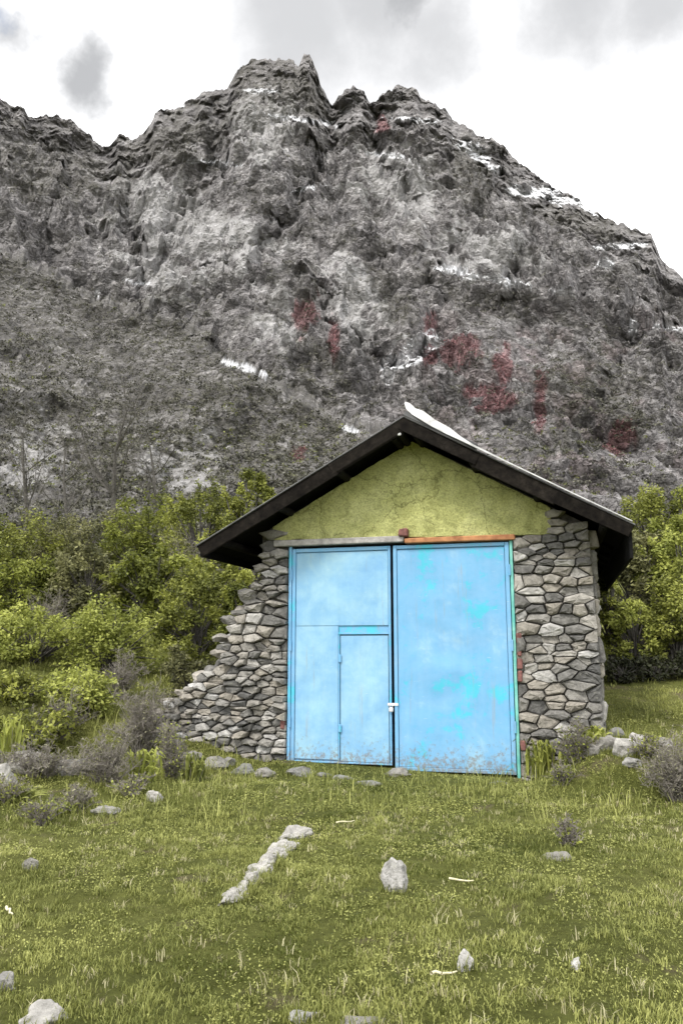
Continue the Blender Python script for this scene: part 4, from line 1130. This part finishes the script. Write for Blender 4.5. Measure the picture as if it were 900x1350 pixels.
# bare trees against the mountain
def bare_tree(px, ptop, d, label, seed):
    r = np.random.default_rng(seed); x, y = gpos(px, d); z = Hz(x, y); h = ztop(ptop, d) - z
    e = empty('bare_tree', (x, y, z)); big_ = []; small = []

    def grow(p, dr, ln, rad_, lev):
        n = 4; q = p.copy(); dd = dr.copy()
        for k in range(n):
            dd = dd + r.normal(size=3) * 0.13 + np.array([0, 0, 0.05]); dd /= np.linalg.norm(dd); q2 = q + dd * ln / n
            ra, rb_ = rad_ * (1 - 0.8 * k / n), rad_ * (1 - 0.8 * (k + 1) / n)
            (big_ if lev == 0 else small).append((q, q2, ra, rb_))
            if lev < 3 and (k > 0 or lev > 0):
                for _ in range(3 if lev == 0 else 2):
                    th = r.normal(size=3); th[2] = abs(th[2]) * 0.5; nd = dd * 0.6 + th * 0.55; nd /= np.linalg.norm(nd)
                    grow(q2, nd, ln * r.uniform(0.32, 0.5), rb_ * 0.6, lev + 1)
            q = q2
    grow(np.array([0, 0, -0.2]), np.array([r.normal() * 0.05, 0, 1.0]), h * 0.92, 0.02 * h, 0)
    V, Fq = tubes(big_, 7); link('trunk', mesh('trunk', V, Fq, True), e, mat_bark)
    V, Fq = tubes(small, 3); link('branches', mesh('branches', V, Fq, False), e, mat_bark)
    tag(e, label, 'tree', 'bare trees above the shrubs on the left')


bare_tree(138, 520, 36, 'tallest bare grey tree standing against the mountain at left', 601)
bare_tree(28, 560, 34, 'bare grey tree near the left edge against the mountain', 602)
bare_tree(205, 560, 38, 'slender bare tree right of the tallest bare one', 603)
bare_tree(82, 575, 40, 'small bare tree between the two left bare trees', 604)

# scrub scattered over the lower mountain
cand = np.flatnonzero((vr > 0.04) & (vr < 0.97) & (np.abs(A.ravel()) < 0.62))
wgt = (0.10 + scrub[cand] * 1.0) * (1 - pale[cand] * 0.7) * (1 - snow[cand]) * np.clip(1.1 - vr[cand], 0.05, 1)
pick = rng.choice(cand, 20000, replace=False, p=wgt / wgt.sum())


def scatter(ids, name, mat, label, s0, s1, k=16):
    C = MP[ids]; n = len(C); sz = rng.uniform(s0, s1, n)
    off = rng.normal(size=(n, k, 3)) * np.array([0.5, 0.5, 0.4]); off[:, :, 2] = np.abs(off[:, :, 2])
    P_ = (C[:, None] + off * sz[:, None, None]).reshape(-1, 3)
    bt = np.repeat(rng.uniform(0.0, 0.8, n), k)
    Vt, Fq, tt = leaf_quads(P_, rng.normal(size=P_.shape) + np.array([0, -0.3, 0.5]), np.repeat(sz * 0.55, k), 0.7, np.clip(bt + rng.normal(size=n * k) * 0.15, 0, 1))
    tag(link(name, mesh(name, Vt, Fq, False, {'tint': tt}), None, mat), label, 'scrub', kind='stuff')


scatter(pick, 'mountain_scrub', leaf_scrub, 'grey-green scrub dotting the lower mountain', 0.7, 2.0)
cg = np.flatnonzero((np.hypot(ix - 45, iy - 480) < 45) | ((iy > 560) & (vr > 0.03) & (np.abs(A.ravel()) < 0.5)) | (spur > 0.5) & (ix < 420) & (wob > 0.25))
scatter(rng.choice(cg, min(2600, len(cg)), replace=False), 'green_scrub', leaf_mat('scrub_green', (0.06, 0.068, 0.018), (0.20, 0.215, 0.06), 0.1), 'dull green scrub on the foot of the mountain', 0.6, 1.7, 14)
cr = np.flatnonzero((red > 0.45) & (np.abs(A.ravel()) < 0.5))
scatter(rng.choice(cr, min(700, len(cr)), replace=False), 'red_scrub', leaf_red, 'reddish scrub patches on the right of the mountain', 0.7, 1.6, 14)

# ------------------------------------------------------------------ rocks in the turf
def outcrop(pts, label, seed):
    """one long low rock following photo pixels on the ground: overlapping lumps in one mesh"""
    rr_ = random.Random(seed); bmo = bmesh.new(); P0 = None; n_ = len(pts)
    for i, (px, py, hw) in enumerate(pts):
        r_ = ray(px, py); tt = 3.0
        for _ in range(40):
            Pp = CAM + r_ * tt; tt = min(max(tt + (Pp[2] - Hz(Pp[0], Pp[1])) * 1.2, 1.5), 40)
        x, y = (CAM + r_ * tt)[:2]; z = Hz(x, y); ROCKS.append((x, y, hw / FPX * y * 1.2, hw / FPX * y * 1.5))
        if P0 is None: P0 = np.array([x, y, z])
        me_ = rock_mesh(seed + i, 4, 0.34, 6); sc_ = hw / FPX * y; rz_ = rr_.uniform(0.9, 1.6)
        for v_ in me_.vertices:
            p = np.array(v_.co) * np.array([sc_ * 1.9, sc_ * 1.0, sc_ * 0.75]); c_, s_ = math.cos(rz_), math.sin(rz_)
            v_.co = (p[0] * c_ - p[1] * s_ + x - P0[0], p[0] * s_ + p[1] * c_ + y - P0[1], p[2] + z - P0[2] + sc_ * 0.10)
        bmo.from_mesh(me_); bpy.data.meshes.remove(me_)
    me = bpy.data.meshes.new('rock'); bmo.to_mesh(me); bmo.free(); o = link('rock', me, None, mat_palerock); o.location = P0; tag(o, label, 'rock')


outcrop([(386, 1108, 17), (374, 1120, 15), (363, 1131, 13), (352, 1142, 14), (342, 1152, 13), (331, 1163, 12), (320, 1174, 11), (311, 1183, 13), (303, 1191, 13)], 'long pale rock lying diagonally in the turf left of centre', 840)
rock(519, 1174, 16, 36, 704, 'upright pale grey rock alone in the middle of the turf', mat_palerock, sink=0.2)
dry_shrub('dry_shrub', 736, 1128, 1086, 6.75, 20, 'small dark dry tuft with a pale stone at its foot, right foreground', G3, 409, 34, 260, leaf_dark)
rock(740, 1133, 22, 8, 706, 'flat pale stone at the foot of the small dark tuft', mat_rock)
rock(612, 1278, 13, 20, 707, 'small white stone in the front turf, nearer the centre', mat_white, sink=0.3)
rock(759, 1278, 9, 14, 708, 'smallest white stone in the front turf at right', mat_white, sink=0.3)
rock(54, 1349, 26, 22, 709, 'jagged pale rock in the bottom left corner', mat_palerock, rz=0.5)
rock(4, 1304, 16, 18, 710, 'grey rock cut by the left edge near the bottom', mat_rock)
rock(478, 1350, 28, 9, 711, 'flat grey rock at the bottom edge, centre', mat_rock)
rock(398, 1342, 20, 7, 712, 'low grey rock left of the bottom centre one', mat_rock)
rock(202, 1056, 11, 12, 713, 'pale stone below the green weed at left', mat_palerock)
rock(140, 1072, 18, 9, 714, 'grey rock under the dry shrubs at left', mat_rock)
rock(40, 1146, 10, 14, 715, 'small grey stone in the turf near the left edge', mat_rock)
rock(52, 1010, 30, 30, 716, 'grey boulder among the dry shrubs near the left edge', mat_rock, d=9.9)
rock(8, 1045, 22, 38, 717, 'pale boulder at the left edge behind the weeds', mat_palerock, d=9.0)
rock(105, 1000, 24, 24, 718, 'grey boulder hidden among the dry shrubs', mat_rock, d=9.9)
# threshold stones and rubble by the right pier
TH = [(398, 1020, 20, 9), (427, 1024, 11, 6), (450, 1028, 15, 5), (486, 1034, 20, 4), (524, 1022, 17, 9), (655, 1034, 15, 5)]
THL = ['flat stone under the left end of the door', 'second flat stone under the left door leaf', 'third flat stone under the left door leaf', 'pale flat slab before the wicket door', 'grey stone under the meeting of the door leaves', 'flat stone under the right door leaf corner']
for i, ((a, b2, c2, d2), lb) in enumerate(zip(TH, THL)): rock(a, b2, c2, d2, 730 + i, lb, mat_rock, 'threshold stones', sub=3, sink=0.42)
RUB = [(800, 985, 16, 16), (826, 990, 18, 20), (852, 992, 14, 14), (842, 978, 16, 12), (812, 972, 12, 12), (872, 985, 14, 12), (782, 992, 12, 12), (832, 1008, 12, 9)]
RULB = ['rubble stone nearest the right hut corner', 'largest pale rubble stone right of the hut', 'rubble stone above the grey right shrub', 'rear rubble stone right of the hut', 'small rear rubble stone beside the hut corner', 'outermost rubble stone at right', 'small rubble stone before the hut corner', 'low rubble stone in front of the pile']
for i, ((a, b2, c2, d2), lb) in enumerate(zip(RUB, RULB)): rock(a, b2, c2, d2, 750 + i, lb, mat_palerock if i in (1, 3) else mat_rock, 'rubble right of the hut', sub=3)
FT = [(215, 1000, 14, 12), (240, 1012, 13, 11), (285, 1012, 16, 13), (320, 1020, 16, 12), (350, 1024, 14, 11), (230, 985, 12, 10), (198, 975, 13, 12), (212, 960, 12, 12), (252, 1000, 13, 11), (300, 1008, 12, 9), (186, 990, 11, 9)]
FTL = ['fallen stone at the left tip of the tumbled wall', 'fallen stone beside the pale weed', 'fallen stone at the middle foot of the tumbled wall', 'fallen stone near the left pier foot', 'fallen stone nearest the door at left', 'small fallen stone above the leafy weed', 'outermost fallen stone left of the tumbled wall', 'fallen stone behind the leftmost ones at the wall tip', 'fallen stone between the leafy and the pale weed', 'low fallen stone in front of the wall middle', 'stray fallen stone beside the dry shrub']
for i, ((a, b2, c2, d2), lb) in enumerate(zip(FT, FTL)): rock(a, b2, c2, d2, 770 + i, lb, mat_rock, 'stones fallen from the wall', sub=3)

# dry sticks in the turf
def stick(px, py, ln, ang, label, seed):
    r = ray(px, py); tt = 3.0
    for _ in range(40):
        Pp = CAM + r * tt; tt = min(max(tt + (Pp[2] - Hz(Pp[0], Pp[1])) * 1.2, 1.5), 40)
    x, y = (CAM + r * tt)[:2]; rg = np.random.default_rng(seed); pts = []
    for k in range(6):
        f = (k / 5 - 0.5) * ln; xx = x + math.cos(ang) * f; yy_ = y + math.sin(ang) * f + rg.normal() * 0.012; pts.append(np.array([xx, yy_, Hz(xx, yy_) + 0.03 + rg.uniform(0, 0.012)]))
    o0 = pts[2].copy(); sg = [(pts[k] - o0, pts[k + 1] - o0, 0.009 - 0.001 * k, 0.008 - 0.001 * k) for k in range(5)]
    V, Fq = tubes(sg, 5); o = link('stick', mesh('stick', V, Fq, True), None, mat_straw); o.location = o0
    tag(o, label, 'stick')


stick(608, 1168, 0.17, -0.5, 'pale bent stick in the turf right of the upright rock', 1)
stick(12, 1210, 0.18, -1.0, 'pale stick in the turf at the left edge', 2)
stick(455, 1088, 0.2, 0.6, 'pale stick in the turf above the upright rock', 3)
stick(585, 1292, 0.12, 0.1, 'short pale stick below the white stone', 4)

# ------------------------------------------------------------------ grass: uncountable turf
def grass(n, d0, d1, hmin, hmax, wd, name, label, spread=0.52, seed=0, dry=0.05):
    r = np.random.default_rng(seed)
    d = np.sqrt(r.uniform(d0 ** 2, d1 ** 2, n)); a = r.uniform(-spread, spread, n)
    x, y = np.tan(a) * d, d
    q = (x - HO[0]) * EX[0] + (y - HO[1]) * EX[1]; dd = (x - HO[0]) * ED[0] + (y - HO[1]) * ED[1]
    keep = ~((q > -3.6) & (q < 2.62) & (dd > -0.10) & (dd < DEPTH + 0.5))
    P2 = np.stack([x, y, np.zeros(n)], -1); cl = fbm(P2 * 1.1 + 40, 3); cl2 = fbm(P2 * 5 + 12, 2); bare = fbm(P2 * 0.8 + 77, 3)
    keep &= (r.uniform(0, 1, n) < np.clip(0.60 + cl2 * 1.3, 0.05, 1)) & ((bare < 0.36) | (r.uniform(0, 1, n) < 0.25))
    door = (np.abs(q) < 1.6) & (dd > -0.5); keep &= ~(door & (r.uniform(0, 1, n) < 0.75))
    x, y, cl, cl2 = x[keep], y[keep], cl[keep], cl2[keep]; n = len(x); z = H(x, y)
    h = r.uniform(hmin, hmax, n) * (0.75 + 0.55 * np.clip(cl + cl2 * 0.7, -0.6, 1.2)); th = r.uniform(0, 2 * math.pi, n)
    lean = r.uniform(0.2, 1.0, n) * h; dr = np.stack([np.cos(th), np.sin(th), np.zeros(n)], -1); sd_ = np.stack([-np.sin(th), np.cos(th), np.zeros(n)], -1)
    ww = (wd * r.uniform(0.6, 1.4, n))[:, None]; B = np.stack([x, y, z - 0.005], -1)
    mid = B + dr * (lean * 0.35)[:, None] + np.array([0, 0, 1.0]) * (h * 0.62)[:, None]; tip = B + dr * lean[:, None] + np.array([0, 0, 1.0]) * (h * 0.95)[:, None]
    Vt = np.stack([B - sd_ * ww, B + sd_ * ww, mid + sd_ * ww * 0.75, mid - sd_ * ww * 0.75, tip], 1).reshape(-1, 3)
    k = (np.arange(n) * 5)[:, None]
    F3 = np.concatenate([k + [0, 1, 2], k + [0, 2, 3], k + [3, 2, 4]], 1).reshape(-1, 3)
    tint = np.clip(0.44 + 0.60 * fbm(np.stack([x, y, z * 0], -1) * 0.5 + 3, 3) + cl * 0.28 + r.normal(size=n) * 0.17, 0, 1); tint = np.where(r.uniform(0, 1, n) < dry, 1.0, tint)
    tag(link(name, mesh(name, Vt, F3, False, {'tint': np.repeat(tint, 5)}), None, leaf_grass), label, 'grass', kind='stuff')


grass(280000, 2.2, 7.0, 0.014, 0.045, 0.0026, 'turf_grass', 'short grazed grass in the foreground', spread=0.70, seed=1)
grass(190000, 7.0, 13.0, 0.018, 0.052, 0.004, 'turf_grass', 'short grass before and around the hut', spread=0.58, seed=2)
grass(90000, 13.0, 30.0, 0.06, 0.16, 0.011, 'meadow_grass', 'rough grass on the slope beyond the hut', seed=3)
grass(9000, 7.8, 12.0, 0.10, 0.24, 0.005, 'tall_grass', 'taller grass tufts by the walls and shrubs', seed=4)

# small flat leaves between the blades: clover and other turf plants
r = np.random.default_rng(21); n = 150000
d = np.sqrt(r.uniform(2.6 ** 2, 11.5 ** 2, n)); a = r.uniform(-0.5, 0.5, n); x, y = np.tan(a) * d, d
q = (x - HO[0]) * EX[0] + (y - HO[1]) * EX[1]; dd = (x - HO[0]) * ED[0] + (y - HO[1]) * ED[1]
cl = fbm(np.stack([x, y, x * 0], -1) * 1.6 + 8, 4); keep = ~((q > -3.6) & (q < 2.62) & (dd > -0.1)) & (r.uniform(0, 1, n) < np.clip(0.45 + 1.3 * cl, 0.03, 1)); x, y, cl = x[keep], y[keep], cl[keep]; n = len(x)
P_ = np.stack([x, y, H(x, y) + r.uniform(0.004, 0.03, n)], -1)
Vt, Fq, tt = leaf_quads(P_, r.normal(size=(n, 3)) * 0.5 + np.array([0, 0, 1.0]), 0.0055 + 0.0016 * y, 0.75, np.clip(0.45 + 0.5 * cl + r.normal(size=n) * 0.2, 0, 1), r)
tag(link('turf_plants', mesh('turf_plants', Vt, Fq, False, {'tint': tt}), None, leaf_grass), 'small-leaved plants mixed into the short turf', 'turf plants', kind='stuff')

# tufts: clumps of longer blades, green and straw-coloured
def tufts(n, d0, d1, k, hmin, hmax, name, label, mat, seed, t0, t1, wd=0.003):
    r = np.random.default_rng(seed)
    d = np.sqrt(r.uniform(d0 ** 2, d1 ** 2, n)); a = r.uniform(-0.5, 0.5, n); x, y = np.tan(a) * d, d
    q = (x - HO[0]) * EX[0] + (y - HO[1]) * EX[1]; dd = (x - HO[0]) * ED[0] + (y - HO[1]) * ED[1]
    cl = fbm(np.stack([x, y, x * 0], -1) * 0.9 + seed, 3)
    keep = ~((q > -3.7) & (q < 2.7) & (dd > -0.15)) & ~((np.abs(q) < 1.2) & (dd > -0.9)) & (r.uniform(0, 1, n) < np.clip(0.4 + 1.2 * cl, 0.02, 1)); x, y = x[keep], y[keep]; n = len(x)
    X_ = np.repeat(x, k) + r.normal(size=n * k) * 0.022; Y_ = np.repeat(y, k) + r.normal(size=n * k) * 0.022; Z_ = H(X_, Y_)
    hh = np.repeat(r.uniform(hmin, hmax, n), k) * r.uniform(0.5, 1.0, n * k); th = r.uniform(0, 2 * math.pi, n * k); le_ = hh * r.uniform(0.2, 1.1, n * k)
    dr = np.stack([np.cos(th), np.sin(th), th * 0], -1); sd_ = np.stack([-np.sin(th), np.cos(th), th * 0], -1); B = np.stack([X_, Y_, Z_ - 0.005], -1); w_ = wd * r.uniform(0.6, 1.3, n * k)[:, None] * (0.5 + 0.1 * Y_[:, None])
    up = np.array([0, 0, 1.0]); md_ = B + dr * (le_ * 0.35)[:, None] + up * (hh * 0.65)[:, None]; tp = B + dr * le_[:, None] + up * (hh * 0.92)[:, None]
    Vt = np.stack([B - sd_ * w_, B + sd_ * w_, md_ + sd_ * w_ * 0.7, md_ - sd_ * w_ * 0.7, tp], 1).reshape(-1, 3); kk = (np.arange(n * k) * 5)[:, None]
    F3 = np.concatenate([kk + [0, 1, 2], kk + [0, 2, 3], kk + [3, 2, 4]], 1).reshape(-1, 3)
    tt = np.repeat(np.clip(np.repeat(r.uniform(t0, t1, n), k) + r.normal(size=n * k) * 0.1, 0, 1), 5)
    tag(link(name, mesh(name, Vt, F3, False, {'tint': tt}), None, mat), label, 'grass', kind='stuff')


tufts(3600, 2.7, 11, 18, 0.025, 0.075, 'grass_tufts', 'denser green tufts standing out of the turf', leaf_grass, 31, 0.0, 0.75)
leaf_dry = leaf_mat('dry_grass', (0.26, 0.235, 0.12), (0.58, 0.54, 0.33), 0.2)
tufts(2600, 2.7, 11, 8, 0.03, 0.08, 'dry_grass_tufts', 'small straw-coloured tufts in the turf', leaf_dry, 32, 0.0, 1.0, 0.0024)

# grass growing up round the foot of every rock
r = np.random.default_rng(41); bx_, by_ = [], []
for (x, y, sx, sy) in ROCKS:
    n = int(160 * max(sx, sy) / 0.12); th = r.uniform(0, 2 * math.pi, n); rad_ = r.uniform(0.75, 1.25, n); bx_.append(x + np.cos(th) * rad_ * sx); by_.append(y + np.sin(th) * rad_ * sy)
X_ = np.concatenate(bx_); Y_ = np.concatenate(by_); n = len(X_); hh = r.uniform(0.03, 0.09, n); th = r.uniform(0, 2 * math.pi, n); dr = np.stack([np.cos(th), np.sin(th), th * 0], -1); sd_ = np.stack([-np.sin(th), np.cos(th), th * 0], -1)
B = np.stack([X_, Y_, H(X_, Y_) - 0.005], -1); up = np.array([0, 0, 1.0]); w_ = 0.0028; tp = B + dr * (hh * 0.5)[:, None] + up * hh[:, None]; md_ = B + dr * (hh * 0.15)[:, None] + up * (hh * 0.6)[:, None]
Vt = np.stack([B - sd_ * w_, B + sd_ * w_, md_ + sd_ * w_ * 0.7, md_ - sd_ * w_ * 0.7, tp], 1).reshape(-1, 3); kk = (np.arange(n) * 5)[:, None]
F3 = np.concatenate([kk + [0, 1, 2], kk + [0, 2, 3], kk + [3, 2, 4]], 1).reshape(-1, 3)
tag(link('rock_foot_grass', mesh('rock_foot_grass', Vt, F3, False, {'tint': np.repeat(r.uniform(0, 0.8, n), 5)}), None, leaf_grass), 'longer grass round the feet of the rocks', 'grass', kind='stuff')
